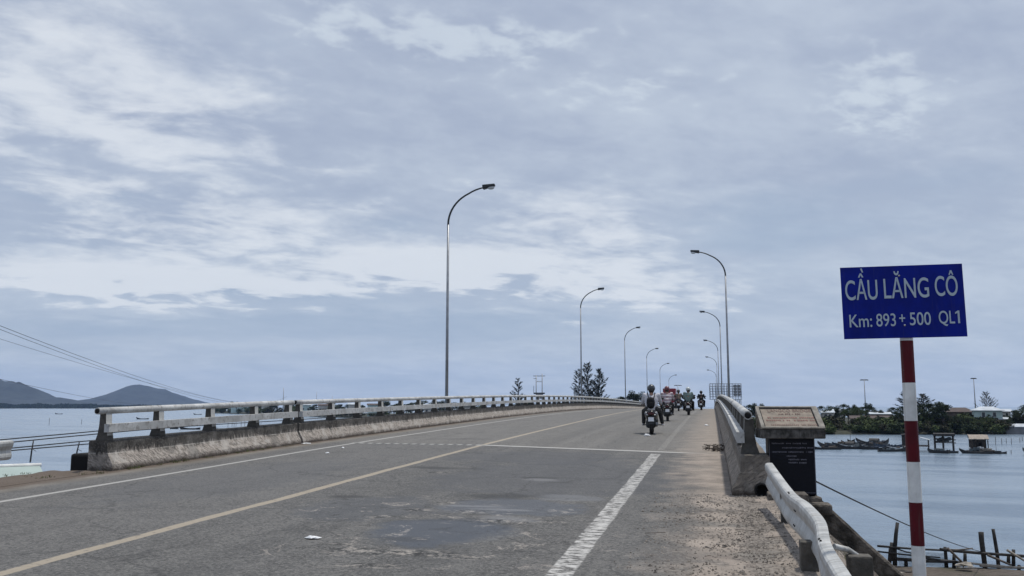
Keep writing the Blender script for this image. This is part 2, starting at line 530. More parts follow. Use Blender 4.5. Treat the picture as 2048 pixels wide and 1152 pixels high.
def road_mat():
    m, t = newmat('worn asphalt road')
    ob = t.node('ShaderNodeTexCoord').outputs['Object']
    x, y, _ = t.sep(ob)
    xy = t.comb(x, y, 0.)
    big = t.noise(xy, .35, 5, .55)
    mid = t.noise(xy, 1.7, 6, .62)
    lng = t.noise(t.comb(t.math('MULTIPLY', x, 2.2), t.math('MULTIPLY', y, .18), 0.), 1.0, 5, .6)
    fine = t.noise(xy, 42, 5, .75)
    grit = t.voro(xy, 75)
    gritc = t.voro(xy, 75, out='Color')
    ero = t.noise(t.comb(t.math('MULTIPLY', x, 7), t.math('MULTIPLY', y, 16), 0.), 1.0, 6, .7)
    jy = t.math('ADD', y, t.math('MULTIPLY', x, .25))
    on = t.ramp(jy, 20.6, 20.9)                       # 1 on the bridge
    # asphalt
    a = t.mix(t.ramp(mid, .28, .72), (.046, .046, .046), (.098, .097, .094))
    a = t.mix(t.math('MULTIPLY', t.ramp(lng, .40, .68), .45), a, (.14, .136, .13))
    b = t.mix(t.ramp(lng, .3, .7), (.150, .142, .128), (.205, .195, .176))
    a = t.mix(t.math('MULTIPLY', on, .75), a, b)
    far = t.ramp(x, -5.2, -6.0)
    a = t.mix(t.math('MULTIPLY', t.math('MULTIPLY', far, .35), t.ramp(big, .3, .6)), a, (.17, .165, .16))
    # aggregate
    a = t.mix(t.math('MULTIPLY', t.ramp(fine, .30, .72), .75), t.mix(.45, a, (.02, .02, .02)), t.mix(.30, a, (.42, .40, .38)))
    sp = t.math('MULTIPLY', t.ramp(t.sep(gritc)[0], .80, .95), t.ramp(grit, .55, .2))
    a = t.mix(t.math('MULTIPLY', sp, .55), a, (.36, .34, .31))
    g2 = t.voro(xy, 38, out='Color')
    a = t.mix(t.math('MULTIPLY', t.ramp(t.sep(g2)[1], .72, .9), .35), a, (.22, .215, .20))
    a = t.mix(t.math('MULTIPLY', t.ramp(t.sep(g2)[2], .75, .9), .5), a, (.025, .025, .025))
    trk = t.math('MULTIPLY', t.ramp(t.math('ABSOLUTE', t.math('SUBTRACT', t.math('ABSOLUTE', t.math('SUBTRACT', x, -3.3)), .85)), .42, .12), t.ramp(lng, .3, .6))
    a = t.mix(t.math('MULTIPLY', trk, .30), a, (.05, .051, .053))

    def ell(cx, cy, rx, ry, soft=.45, wob=1.6):
        u = t.math('DIVIDE', t.math('SUBTRACT', x, cx), rx); v = t.math('DIVIDE', t.math('SUBTRACT', y, cy), ry)
        r = t.math('SQRT', t.math('ADD', t.math('MULTIPLY', u, u), t.math('MULTIPLY', v, v)))
        r = t.math('ADD', r, t.math('MULTIPLY', t.math('SUBTRACT', mid, .5), wob))
        return t.ramp(r, 1.0 + soft * .5, 1.0 - soft * .5)
    # repairs: smooth bluish bitumen patches, dark holes, chalky rims
    for cx, cy, rx, ry, k, col in ((-2.85, 9.35, .62, .95, .85, (.050, .057, .070)), (-2.5, 11.3, .85, .8, .7, (.062, .068, .080)),
                                   (-2.5, 15.2, 2.0, 3.0, .5, (.075, .078, .086)), (-3.5, 18.8, 1.8, 1.6, .55, (.078, .080, .086)), (-4.2, 10.8, .8, 1.1, .5, (.07, .075, .085)), (-1.9, 12.3, .45, .35, .55, (.16, .165, .175)), (-2.3, 10.2, .35, .16, .6, (.15, .155, .165)), (-7.6, 14.0, 1.4, 3.5, .35, (.085, .088, .095))):
        a = t.mix(t.math('MULTIPLY', ell(cx, cy, rx, ry), k), a, col)
    for cx, cy, rx, ry in ((-3.0, 8.75, .26, .12), (-4.75, 16.0, .6, .22), (-2.8, 14.75, .3, .12), (-4.8, 11.75, .28, .14), (-2.9, 12.3, .55, .30), (-6.9, 24.9, 1.0, .2)):
        a = t.mix(t.math('MULTIPLY', t.math('MULTIPLY', ell(cx, cy, rx, ry, .9, 2.2), t.ramp(fine, .30, .55, .5, 1.0)), .7), a, (.036, .036, .037))
    # broken places: pale chalky rim with a dark ragged hole in it
    rag = t.noise(xy, 7.5, 6, .8)
    for cx, cy, rx, ry in ((-2.84, 10.75, .17, .09), (-2.35, 10.12, .24, .09), (-3.5, 10.75, .12, .08), (-3.75, 10.13, .11, .07), (-3.1, 8.05, .26, .10), (-2.55, 8.1, .22, .09), (-2.2, 8.0, .16, .06), (-3.35, 11.5, .14, .06), (-4.6, 15.2, .13, .08), (-3.45, 8.35, .10, .05), (-1.75, 10.2, .09, .05), (-2.9, 7.45, .2, .06)):
        e = ell(cx, cy, rx * 1.5, ry * 1.7, 1.0, 1.2)
        a = t.mix(t.math('MULTIPLY', e, t.ramp(rag, .50, .60, 0, .75)), a, (.34, .31, .275))
        a = t.mix(t.math('MULTIPLY', e, t.ramp(rag, .50, .43, 0, .9)), a, (.014, .014, .014))
    for cx, cy, rx, ry, k in ((-2.95, 11.25, .42, .10, .5), (-2.5, 11.0, .40, .09, .5), (-2.35, 10.35, .32, .16, .45), (-2.7, 14.5, .26, .2, .5)):
        a = t.mix(t.math('MULTIPLY', ell(cx, cy, rx, ry, .8, 1.2), k), a, (.20, .20, .205))
    crk = t.noise(xy, 2.6, 7, .75, .8)
    zone = acc2(t, [ell(-2.4, 10.6, 1.3, 1.0, 1.0), ell(-2.9, 8.0, 1.3, .5, 1.0), ell(-2.6, 8.7, 1.7, 1.4, 1.0), ell(-4.1, 10.7, 1.1, 1.2, 1.0)])
    a = t.mix(t.math('MULTIPLY', t.math('MULTIPLY', t.ramp(crk, .575, .62), t.ramp(fine, .35, .55)), t.math('MULTIPLY', zone, .8, clamp=True)), a, (.32, .29, .26))
    a = t.mix(t.math('MULTIPLY', t.math('MULTIPLY', t.ramp(crk, .425, .39), t.ramp(fine, .6, .4)), t.math('MULTIPLY', zone, .95, clamp=True)), a, (.016, .015, .015))
    # fine cracks
    ck = t.voro(t.vmath('ADD', xy, t.vmath('SCALE', t.noise(xy, 1.2, 4, .6, col=True), scale=.8)), .55, 'DISTANCE_TO_EDGE')
    a = t.mix(t.math('MULTIPLY', t.ramp(ck, .012, .004), .45), a, (.03, .03, .03))
    # tyre lanes a little darker / polished
    # lines
    def line(cx, hw, col, keep, wear):
        dxx = t.math('ABSOLUTE', t.math('SUBTRACT', x, cx))
        dxx = t.math('ADD', dxx, t.math('MULTIPLY', t.math('SUBTRACT', mid, .5), .05))
        k = t.ramp(dxx, hw + .012, hw - .012)
        return t.math('MULTIPLY', t.math('MULTIPLY', k, t.ramp(ero, wear - .04, wear + .09)), keep), col
    k, c = line(-5.60, .075, (.38, .325, .25), .75, .36); a = t.mix(k, a, c)
    k, c = line(-9.30, .065, (.42, .41, .39), .75, .22); a = t.mix(k, a, c)
    gap = t.ramp(jy, 20.2, 19.9)
    k, c = line(-1.24, .105, (.50, .49, .47), .95, .475); k1 = t.math('MULTIPLY', k, gap); a = t.mix(k1, a, c)
    k, c = line(-1.20, .075, (.30, .29, .27), .35, .45); k2 = t.math('MULTIPLY', k, t.ramp(jy, 21.2, 21.6)); a = t.mix(k2, a, c)
    # joint strip
    jd = t.math('ABSOLUTE', t.math('SUBTRACT', jy, 20.75))
    js = t.ramp(jd, .16, .10)
    teeth = t.ramp(t.math('SINE', t.math('MULTIPLY', x, 24.0)), -.3, .1)
    jl = t.mix(far, (.43, .42, .40), t.mix(teeth, (.10, .10, .10), (.36, .355, .34)))
    inner = t.ramp(x, -9.6, -9.4)
    a = t.mix(t.math('MULTIPLY', t.math('MULTIPLY', js, inner), t.ramp(ero, .18, .45, .45, .9)), a, jl)
    a = t.mix(t.math('MULTIPLY', t.ramp(t.math('ABSOLUTE', t.math('SUBTRACT', jd, .16)), .03, .01), .55), a, (.05, .05, .05))
    old = t.math('MULTIPLY', t.ramp(t.math('ABSOLUTE', t.math('SUBTRACT', jy, t.math('ADD', 15.6, t.math('MULTIPLY', mid, .3)))), .04, .015), t.ramp(x, -2.0, -1.0))
    a = t.mix(t.math('MULTIPLY', old, .7), a, (.04, .038, .036))
    # dust and dirt along both edges
    dn = t.math('ADD', t.math('MULTIPLY', t.math('SUBTRACT', mid, .5), 1.3), t.math('MULTIPLY', t.math('SUBTRACT', fine, .5), .5))
    edge_x = t.ramp(jy, 12.5, 16.5, -.45, -.62)
    dr = t.ramp(t.math('ADD', x, dn), t.math('SUBTRACT', edge_x, .35), t.math('ADD', edge_x, .45))
    dl = t.ramp(t.math('ADD', x, t.math('MULTIPLY', dn, .5)), -9.95, -10.35)
    soil = t.mix(t.ramp(mid, .3, .7), (.21, .178, .150), (.36, .305, .258))
    grain = t.noise(xy, 19, 6, .8)
    band = t.math('MAXIMUM', t.ramp(t.math('ABSOLUTE', t.math('ADD', x, t.math('ADD', .38, t.math('MULTIPLY', t.math('SUBTRACT', mid, .5), .5)))), .26, .06), t.ramp(t.math('ABSOLUTE', t.math('SUBTRACT', t.math('ADD', x, t.math('MULTIPLY', t.math('SUBTRACT', mid, .5), .6)), .42)), .22, .05))
    stony = t.math('MAXIMUM', t.math('MULTIPLY', band, .85), t.ramp(t.noise(xy, 1.5, 5, .65), .50, .62))
    stony = t.math('MULTIPLY', stony, t.ramp(jy, 15.5, 12.5, .35, 1.0))
    grav = t.mix(t.ramp(grain, .40, .60), (.045, .039, .034), (.27, .24, .21))
    soil = t.mix(t.math('MULTIPLY', stony, .9, clamp=True), soil, grav)
    pit = t.math('MULTIPLY', t.ramp(fine, .46, .38), t.ramp(t.noise(xy, 2.3, 4, .6), .46, .60))
    soil = t.mix(t.math('MULTIPLY', pit, .85), soil, (.055, .045, .038))
    soil = t.mix(t.math('MULTIPLY', t.ramp(t.noise(xy, .9, 4, .6), .55, .68), .5), soil, (.15, .145, .13))
    rust = t.math('MULTIPLY', t.ramp(t.noise(xy, 1.1, 5, .65), .52, .66), t.ramp(jy, 9.5, 6.5))
    soil = t.mix(t.math('MULTIPLY', rust, .7), soil, (.085, .045, .035))
    a = t.mix(t.math('MULTIPLY', dr, t.ramp(jy, 20.5, 60, .9, .35)), a, soil)
    haze_dust = t.ramp(t.math('ADD', x, t.math('MULTIPLY', dn, .3)), -1.4, .2)
    a = t.mix(t.math('MULTIPLY', t.math('MULTIPLY', haze_dust, on), .5), a, (.27, .235, .20))
    a = t.mix(t.math('MULTIPLY', dl, .75), a, t.mix(t.ramp(mid, .3, .7), (.13, .115, .095), (.24, .215, .185)))
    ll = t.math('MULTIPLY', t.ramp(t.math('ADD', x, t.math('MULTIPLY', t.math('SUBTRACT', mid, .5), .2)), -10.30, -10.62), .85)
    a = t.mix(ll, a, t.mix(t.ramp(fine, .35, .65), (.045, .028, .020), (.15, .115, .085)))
    h = t.math('ADD', t.math('MULTIPLY', fine, .7), t.math('MULTIPLY', t.math('MULTIPLY', mid, 1.0), .5))
    wet = acc2(t, [ell(-2.75, 9.25, .75, .75), ell(-2.5, 11.3, .85, .8)])
    rough = t.ramp(wet, 0, 1, .82, .55)
    t.out(a, rough, t.bump(h, .8, .012), spec=.35)
    return m


def acc2(t, lst):
    r = lst[0]
    for b in lst[1:]: r = t.math('MAXIMUM', r, b)
    return r


M['road'] = road_mat()


def ground_mat():
    m, t = newmat('earth and scrub bank')
    ob = t.node('ShaderNodeTexCoord').outputs['Object']
    n = t.noise(ob, .5, 6, .62); n2 = t.noise(ob, 4, 6, .7); n3 = t.noise(ob, 25, 4, .7)
    c = t.mix(t.ramp(n2, .3, .7), (.065, .052, .042), (.15, .125, .105))
    c = t.mix(t.math('MULTIPLY', t.ramp(n, .5, .62), .6), c, (.05, .055, .025))
    c = t.mix(t.math('MULTIPLY', t.ramp(n3, .55, .7), .5), c, (.24, .21, .18))
    t.out(c, .95, t.bump(t.math('ADD', n2, n3), 1.0, .05))
    return m


M['ground'] = ground_mat()


def far_ground():
    m, t = newmat('far scrub ground')
    ob = t.node('ShaderNodeTexCoord').outputs['Object']
    n = t.noise(ob, .09, 6, .65); n2 = t.noise(ob, .7, 6, .7)
    c = t.mix(t.ramp(n2, .3, .7), (.018, .021, .013), (.042, .045, .026))
    c = t.mix(t.math('MULTIPLY', t.ramp(n, .62, .72), .4), c, (.08, .072, .05))
    t.out(c, .95)
    return m


M['far_ground'] = far_ground()


def hill_mat():
    m, t = newmat('forested hill')
    ob = t.node('ShaderNodeTexCoord').outputs['Object']
    n = t.noise(ob, .012, 9, .75)
    t.out(t.mix(t.ramp(n, .3, .7), (.006, .011, .014), (.030, .040, .042)), .95)
    return m


M['hill'] = hill_mat()


def water_mat():
    m, t = newmat('lagoon water')
    ob = t.node('ShaderNodeTexCoord').outputs['Object']
    p = t.mapping(ob, rot=(0, 0, YAW), scale=(1, 1, 1))
    s1 = t.noise(t.mapping(p, scale=(1.0, 1.7, 1)), 1.1, 5, .6, .3)
    s2 = t.noise(t.mapping(p, scale=(.35, .8, 1)), .45, 4, .55, .4)
    big = t.noise(t.mapping(p, scale=(.010, .05, 1)), 1.0, 5, .6, .5)
    big2 = t.noise(t.mapping(p, scale=(.03, .13, 1), loc=(9, 2, 0)), 1.0, 4, .55, .3)
    c = t.mix(t.ramp(big, .35, .65), (.155, .215, .285), (.215, .270, .330))
    c = t.mix(t.math('MULTIPLY', t.ramp(big2, .50, .62), .75), c, (.10, .15, .215))
    h = t.math('ADD', t.math('MULTIPLY', s1, .5), t.math('MULTIPLY', s2, 1.0))
    b = t.node('ShaderNodeBump'); t.l.new(h, b.inputs['Height']); b.inputs['Distance'].default_value = .34
    t.l.new(t.ramp(big2, .3, .7, .35, .75), b.inputs['Strength'])
    t.out(c, t.ramp(big, .3, .7, .16, .24), b.outputs[0], ior=1.33)
    return m


M['water'] = water_mat()


def leaf_mat(name, a, b, sc=.9):
    m, t = newmat(name)
    ob = t.node('ShaderNodeTexCoord').outputs['Object']
    info = t.node('ShaderNodeObjectInfo').outputs['Random']
    n = t.noise(t.vmath('ADD', ob, t.vmath('SCALE', t.comb(info, info, info), scale=40)), sc, 4, .6)
    c = t.mix(t.ramp(n, .3, .7), a, b)
    c = t.mix(t.math('MULTIPLY', info, .35), c, tuple(x * .55 for x in a))
    t.out(c, .85, spec=.2)
    return m


M['leaf'] = leaf_mat('broad leaves', (.016, .026, .014), (.045, .062, .026))
M['leaf2'] = leaf_mat('bright scrub leaves', (.032, .050, .018), (.085, .108, .040))
M['leaf3'] = leaf_mat('olive scrub leaves', (.035, .036, .022), (.075, .07, .042))
M['needle'] = leaf_mat('casuarina needles', (.012, .020, .016), (.032, .044, .030))

# ------------------------------------------------------------------ setting: road, ground, water, hills
def sheet(name, xs, ys, zfn, mat, kind='structure', smooth=True):
    b = MB()
    for Y in ys:
        for X in xs: b.v.append((X, Y, zfn(X, Y)))
    n = len(xs)
    for j in range(len(ys) - 1):
        for i in range(n - 1):
            a = j * n + i; b.face((a, a + 1, a + n + 1, a + n), 0, None, smooth)
    return struct(b.build(name, mat, fix=False), kind)


def fr(a, b, step):
    k = max(1, int(round((b - a) / step)))
    return [a + (b - a) * i / k for i in range(k + 1)]


def rough_z(X, Y, amp=.02):
    return amp * (noise.noise(Vector((X * 1.6, Y * 1.6, 0))) + .5 * noise.noise(Vector((X * 5, Y * 5, 3))))


def crown_z(X, Y):
    dip = 0.012 * noise.noise(Vector((X * .8, Y * .8, 1.0))) if 4 < Y < 20 and -6 < X < 0 else 0
    return zr(Y) + .05 * max(0, 1 - abs(X + 5.6) / 5.2) - .03 + dip


sheet('road', fr(-10.75, .32, .45), fr(-40, 2, 2) + fr(2.5, 24, .5) + fr(26, 320, 3) + fr(330, 900, 15), crown_z, M['road'])
sheet('roadside_verge', fr(.32, 1.22, .06), fr(-30, 3, 1.5) + fr(3.1, 13.9, .1),
      lambda X, Y: crown_z(.32, Y) + .004 + (X - .32) * .02 * min(1, (X - .32) * 3) + rough_z(X, Y, .02) * min(1, (X - .32) * 5) - max(0, X - 1.02) * .9, M['road'])
sheet('roadside_verge', fr(-12.3, -10.75, .1), fr(-30, 4, 1.5) + fr(4.2, 14.9, .2),
      lambda X, Y: crown_z(-10.75, Y) + .004 + rough_z(X, Y, .035) * min(1, (-10.75 - X) * 4) - max(0, -11.9 - X) * .6, M['road'])


def shore_y(X):
    u = min(1, max(0, (X + 10) / 14.0)); u = u * u * (3 - 2 * u)
    return 24 + u * 16.8 + .5 * noise.noise(Vector((X * .35, 0, 0)))


def terrain(X, Y):
    yy = min(Y, 21)
    top = zr(yy) - .075
    xr = 1.02 if Y < 13.5 else max(.2, 1.02 - (Y - 13.5) * 3)
    dd = max(0, X - xr) * .9 + max(0, -12.2 - X) * .75 + max(0, Y - (19.5 if X > -11 else 15.5)) * .72
    h = top - dd + rough_z(X, Y, .08) * min(1, dd * 2)
    s = shore_y(X)
    base = -4.72 + .14 * noise.noise(Vector((X * .5, Y * .5, 0))) if Y < s - 1.5 else -4.72 - max(0, Y - s + 1.5) * .22
    return max(h, base)


xs = fr(-90, -20, 3) + fr(-19, 0, 1) + fr(.4, 6, .25)[0:] + fr(6.6, 30, .8) + fr(33, 120, 4)
sheet('ground', xs, fr(-40, 0, 2) + fr(.6, 15, .5) + fr(15.6, 46, .8), terrain, M['ground'])

b = MB()
rad = [1.0, 12, 30, 60, 120, 250, 500, 1000, 2000, 4000, 7600]
n = 64
b.v.append((0, 0, WATER))
for r in rad:
    for k in range(n): b.v.append((r * math.cos(2 * math.pi * k / n), r * math.sin(2 * math.pi * k / n), WATER))
for k in range(n): b.face((0, 1 + k, 1 + (k + 1) % n))
for i in range(len(rad) - 1):
    for k in range(n):
        a = 1 + i * n + k; c = 1 + i * n + (k + 1) % n
        b.face((a, a + n, c + n, c))
struct(b.build('water', M['water']))

# far bank: shore line as (photo x, depth), nearest edge of the land across the water
SHORE = [(430, 860), (520, 700), (640, 560), (760, 455), (900, 380), (1024, 335), (1200, 305), (1400, 280), (1470, 235), (1520, 213), (1700, 211), (2048, 214), (2300, 225), (2700, 250)]


def shore_d(x):
    return float(np.interp(x, [p[0] for p in SHORE], [p[1] for p in SHORE]))


b = MB()
cols = fr(430, 2700, 20)
for x in cols:
    d0 = shore_d(x)
    for k, (dd, z) in enumerate(((-2, -5.4), (0, -5.02), (2.5, -4.3), (9, -3.7), (20, -3.4), (40, -3.4), (80, -3.5), (150, -3.6), (240, -4.0))):
        D = d0 + dd + (2.0 * noise.noise(Vector((x * .03, k * 3.1, 0))) if dd < 30 else 0)
        b.v.append(tuple(cf(lat(x, D), D, z + (.3 * noise.noise(Vector((x * .05, dd, 5))) if 0 < dd < 100 else 0))))
for i in range(len(cols) - 1):
    for k in range(8):
        a = i * 9 + k; b.face((a, a + 9, a + 10, a + 1), 0, None, True)
struct(b.build('far_bank', M['far_ground']))

# the far shore below the hills
b = MB()
cols = fr(-700, 520, 20)
for x in cols:
    for D, z in ((2340, -5.3), (2370, -4.3), (2600, -3.5), (3600, -3)):
        b.v.append(tuple(cf(lat(x, D), D + 30 * noise.noise(Vector((x * .02, 0, 0))), z)))
for i in range(len(cols) - 1):
    for k in range(3):
        a = i * 4 + k; b.face((a, a + 4, a + 5, a + 1), 0, None, True)
struct(b.build('far_shore', M['far_ground']))


def hill(name, pts, D, half, jag):
    """pts: (bearing as photo x, row of the ridge)"""
    b = MB(); cols = fr(pts[0][0], pts[-1][0], 4); us = fr(-1, 1, .1)
    for x in cols:
        top = EYE + (HOR - float(np.interp(x, [p[0] for p in pts], [p[1] for p in pts]))) / F * D - WATER
        for u in us:
            dd = D + u * half
            l = lat(x, D)
            g = (1 - abs(u)) ** 1.15 if u > 0 else (1 - abs(u)) ** 1.25
            r = top * g
            r += jag * top * noise.fractal(Vector((l * .005, dd * .005, 2)), .8, 2.1, 6) * g * 1.3 * min(1, abs(u) * 3) if abs(u) > .05 else jag * top * .15 * noise.fractal(Vector((l * .01, 4, 2)), 1.0, 2.0, 5)
            b.v.append(tuple(cf(l, dd, WATER + max(0, r))))
    m_ = len(us)
    for i in range(len(cols) - 1):
        for k in range(m_ - 1):
            a = i * m_ + k; b.face((a, a + m_, a + m_ + 1, a + 1), 0, None, True)
    return struct(b.build(name, M['hill']))


hill('hill', [(-500, 800), (-420, 770), (-300, 735), (-180, 722), (-90, 735), (-30, 748), (0, 757), (20, 767), (32, 769), (42, 764), (52, 768), (70, 776), (90, 788), (110, 796), (125, 795), (145, 798), (170, 803), (200, 812)], 4300, 700, .26)
hill('hill', [(120, 812), (160, 801), (200, 797), (225, 789), (250, 778), (268, 771), (284, 769), (300, 772), (320, 778), (335, 779), (352, 787), (375, 793), (400, 805), (415, 812)], 5600, 800, .17)

# wood along the far shore (a mass nobody could count)
b = MB(); rnd = random.Random(3)
for i in range(2600):
    x = rnd.uniform(-160, 470); D = rnd.uniform(2360, 2560)
    hh = rnd.uniform(5, 13) * (1.0 if x < 200 else .75) * (1 + .35 * noise.noise(Vector((x * .04, 0, 0))))
    c = cf(lat(x, D), D, -4.2)
    wv = rnd.uniform(3.5, 7)
    for k in range(3):
        an = rnd.uniform(0, 3.14); e = Vector((math.cos(an), math.sin(an), 0)) * wv
        b.add([c - e, c + e, c + e * .6 + Vector((0, 0, hh * .75)), c + Vector((0, 0, hh)), c - e * .7 + Vector((0, 0, hh * .7))], [(0, 1, 2, 3, 4)])
o = b.build('far_wood', M['leaf'], fix=False); struct(o, 'stuff')

# ------------------------------------------------------------------ bridge and parapets
XL, XR = -10.95, .48                      # centre lines of the two parapets
bd = thing('bridge', 'long concrete road bridge rising to a crest over the water', 'bridge')
b = MB()
prof = [(-11.4, -.06), (.86, -.06), (.86, -.35), (-.6, -1.3), (-9.9, -1.3), (-11.4, -.35)]
b.extrude(prof, lambda Y, p: (p[0], Y - .25 * p[0] * max(0, 1 - (Y - 21) / 40), zr(Y) + p[1]), fr(20.9, 320, 4), smooth=False)
b.build('deck', M['conc'], bd)
for Y in (54, 88, 122, 156, 190, 224, 258, 292):
    b = MB()
    for X in (-8.6, -2.0): b.lathe([(.0, -7), (.65, -7), (.65, zr(Y) - 2.05), (0, zr(Y) - 2.05)], (X, Y, 0), n=16)
    b.bbox((-5.3, Y, zr(Y) - 1.68), (10.2, 1.5, .72), .06)
    b.build('pier', M['conc'], bd)
b = MB(); b.box((-5.3, 21.4, -2.5), (11.9, .5, 5.0), Matrix.Rotation(-math.atan(.25), 3, 'Z')); b.build('abutment', M['dirtyconc'], bd)


def parapet(label, xc, side, y0, y1, posts, wallmat, with_end=False, group=None):
    """side +1: the road lies towards +X. Concrete plinth, posts, pipe handrail and flat mid rail"""
    root = thing('bridge_parapet', label, 'parapet', group=group)
    s = side
    prof = [(.25, -.25), (.25, .02), (.235, .10), (.13, .30), (.12, .50), (.10, .525), (-.24, .525), (-.26, .50), (-.26, -.25)]
    b = MB()
    ts = fr(y0, y1, .6 if y1 - y0 < 30 else 1.5)
    b.extrude(prof, lambda Y, p: (xc + s * (p[0] + .02 * noise.noise(Vector((Y * 1.3, p[1] * 3, s)))), Y, zr(Y) + p[1] - .01 + (.012 * noise.noise(Vector((Y * 2, p[0], 0))) if p[1] > .4 else 0)), ts, uvs=True)
    b.build('plinth', wallmat, root)
    # posts: flared foot, curved road face
    pp = [(.13, .525), (.115, .62), (.095, .75), (.075, .88), (.068, 1.02), (-.055, 1.02), (-.065, .80), (-.09, .64), (-.13, .525)]
    pm = MB()
    pm.extrude(pp, lambda t_, p: (s * p[0], t_, p[1]), [-.085, .085])
    pme = None
    for i, Y in enumerate(posts[:100]):
        if pme is None:
            o = pm.build('post', [M['postconc'], M['postlow_shade']], root); pme = o.data
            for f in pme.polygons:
                if abs(f.normal.y) > .7 or f.center.z < .63: f.material_index = 1  # sides turned from the sun get their shade as colour; foot is stained
        else:
            o = link('post', pme, root)
        o.location = (xc - s * .02, Y, zr(Y) - .012)
    if len(posts) > 100:
        rest = MB()
        for Y in posts[100:]:
            rest.extrude(pp, lambda t_, p: (xc - s * .02 + s * p[0], Y + t_, zr(Y) - .012 + p[1]), [-.085, .085])
        o = rest.build('post', M['postconc'], root); o['kind'] = 'stuff'
    r0, r1 = posts[0] - .28, posts[-1] + .22
    b = MB()
    ring = [(.062 * math.cos(a), .062 * math.sin(a)) for a in [2 * math.pi * k / 12 for k in range(12)]]
    b.extrude(ring, lambda Y, p: (xc + s * .005 + p[0], Y, zr(Y) + 1.06 + p[1]), fr(r0, r1, 1.5), smooth=True)
    ring2 = [(.05 * math.cos(a), .05 * math.sin(a)) for a in [2 * math.pi * k / 12 for k in range(12)]]
    b.build('handrail', M['rail'], root)
    b = MB(); b.lathe([(0, -.002), (.046, -.002), (.046, .12)], (xc + s * .005, r0 - .003, zr(r0) + 1.06), 'Y', 14)
    b.build('pipe_mouth', M['black_hole'], root)
    b = MB()
    sq = [(.055, -.075), (.055, .075), (-.05, .075), (-.05, -.075)]
    b.extrude(sq, lambda Y, p: (xc + s * (.105 + p[0]), Y, zr(Y) + .745 + p[1]), fr(r0 + .15, r1 + .02, 1.5))
    b.build('mid_rail', M['rail'], root)
    return root


lp1 = [15.0, 16.65, 18.6, 20.6, 22.45]
lp2 = [23.1] + [25.25 + 2.05 * k for k in range(128)]
parapet('short end stretch of weathered parapet before the gap, across the road from the blue sign', XL, 1, 14.9, 22.72, lp1, M['parapet'])
parapet('long stained concrete parapet beyond the gap, curving over the crest beside the oncoming lane', XL, 1, 22.85, 310, lp2, M['parapet'])
rp1 = [13.45, 15.3, 17.2, 19.1, 20.3]
rp2 = [20.95] + [22.9 + 2.05 * k for k in range(130)]
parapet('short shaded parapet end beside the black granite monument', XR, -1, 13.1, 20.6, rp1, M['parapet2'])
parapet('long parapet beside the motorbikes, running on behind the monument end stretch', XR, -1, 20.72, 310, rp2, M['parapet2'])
b = MB(); b.bbox((-11.62, 15.5, .40), (.5, .5, .42), .05)
tag(b.build('concrete_block', M['black_hole']), 'concrete block coloured black for its shadow, behind the end of the parapet', 'concrete block')  # abutment concrete lying in shadow, the shadow put in as black colour

# drain below the shaded parapet end
b = MB(); b.lathe([(.0, .1), (.075, .1), (.075, 0), (.095, 0), (.095, .2)], (.62, 12.96, zr(13) + .06), 'Y', 18)
tag(b.build('drain_pipe', M['black_hole']), 'black round drain mouth at the foot of the shaded parapet end', 'pipe')
b = MB(); b.bbox((.93, 12.75, zr(13) - .02), (.5, .45, .16), .02)
tag(b.build('concrete_step', M['dirtyconc']), 'low concrete step before the granite monument', 'step')

# ------------------------------------------------------------------ street lamps
def make_lamp(label, group):
    r = thing('street_lamp', label, 'street lamp', group=group)
    b = MB(); b.tube([(0, 0, -.1), (0, 0, 4), (0, 0, 8.35)], [.078, .062, .050], 12)
    b.build('pole', M['galv'], r)
    b = MB(); b.bbox((0, 0, .03), (.34, .34, .06), .01); b.lathe([(.11, .06), (.10, .45), (.085, .47)], (0, 0, 0), n=12); b.build('pole_base', M['galv'], r)
    pts = [(0, 0, 8.33)]
    for k in range(0, 15):
        a = R(90) * k / 14
        pts.append((1.62 * (1 - math.cos(a)) if k else 0, 0, 8.36 + 1.42 * math.sin(a) + .10 * max(0, k - 10) / 4))
    b = MB(); b.tube(pts, [.052] + [.048 - .014 * k / 14 for k in range(15)], 10); b.build('arm', M['darksteel'], r)
    hd = MB(); rot = Matrix.Rotation(R(-6), 3, 'Y')
    bm = bmesh.new(); bmesh.ops.create_cube(bm, size=1)
    for v in bm.verts:
        k = v.co.x > 0
        v.co = Vector((v.co.x * .56, v.co.y * (.20 if k else .27), v.co.z * (.10 if k else .19) + (.02 if k else 0)))
    bmesh.ops.bevel(bm, geom=bm.edges[:], offset=.03, segments=2, affect='EDGES', profile=.5)
    hd.bm(bm, (1.86, 0, 9.92), rot)
    h = hd.build('lamp_head', M['darksteel'], r)
    b = MB(); b.ball((1.95, 0, 9.86), (.17, .10, .085), seg=12); b.build('lens', M['lens'], h)
    return r


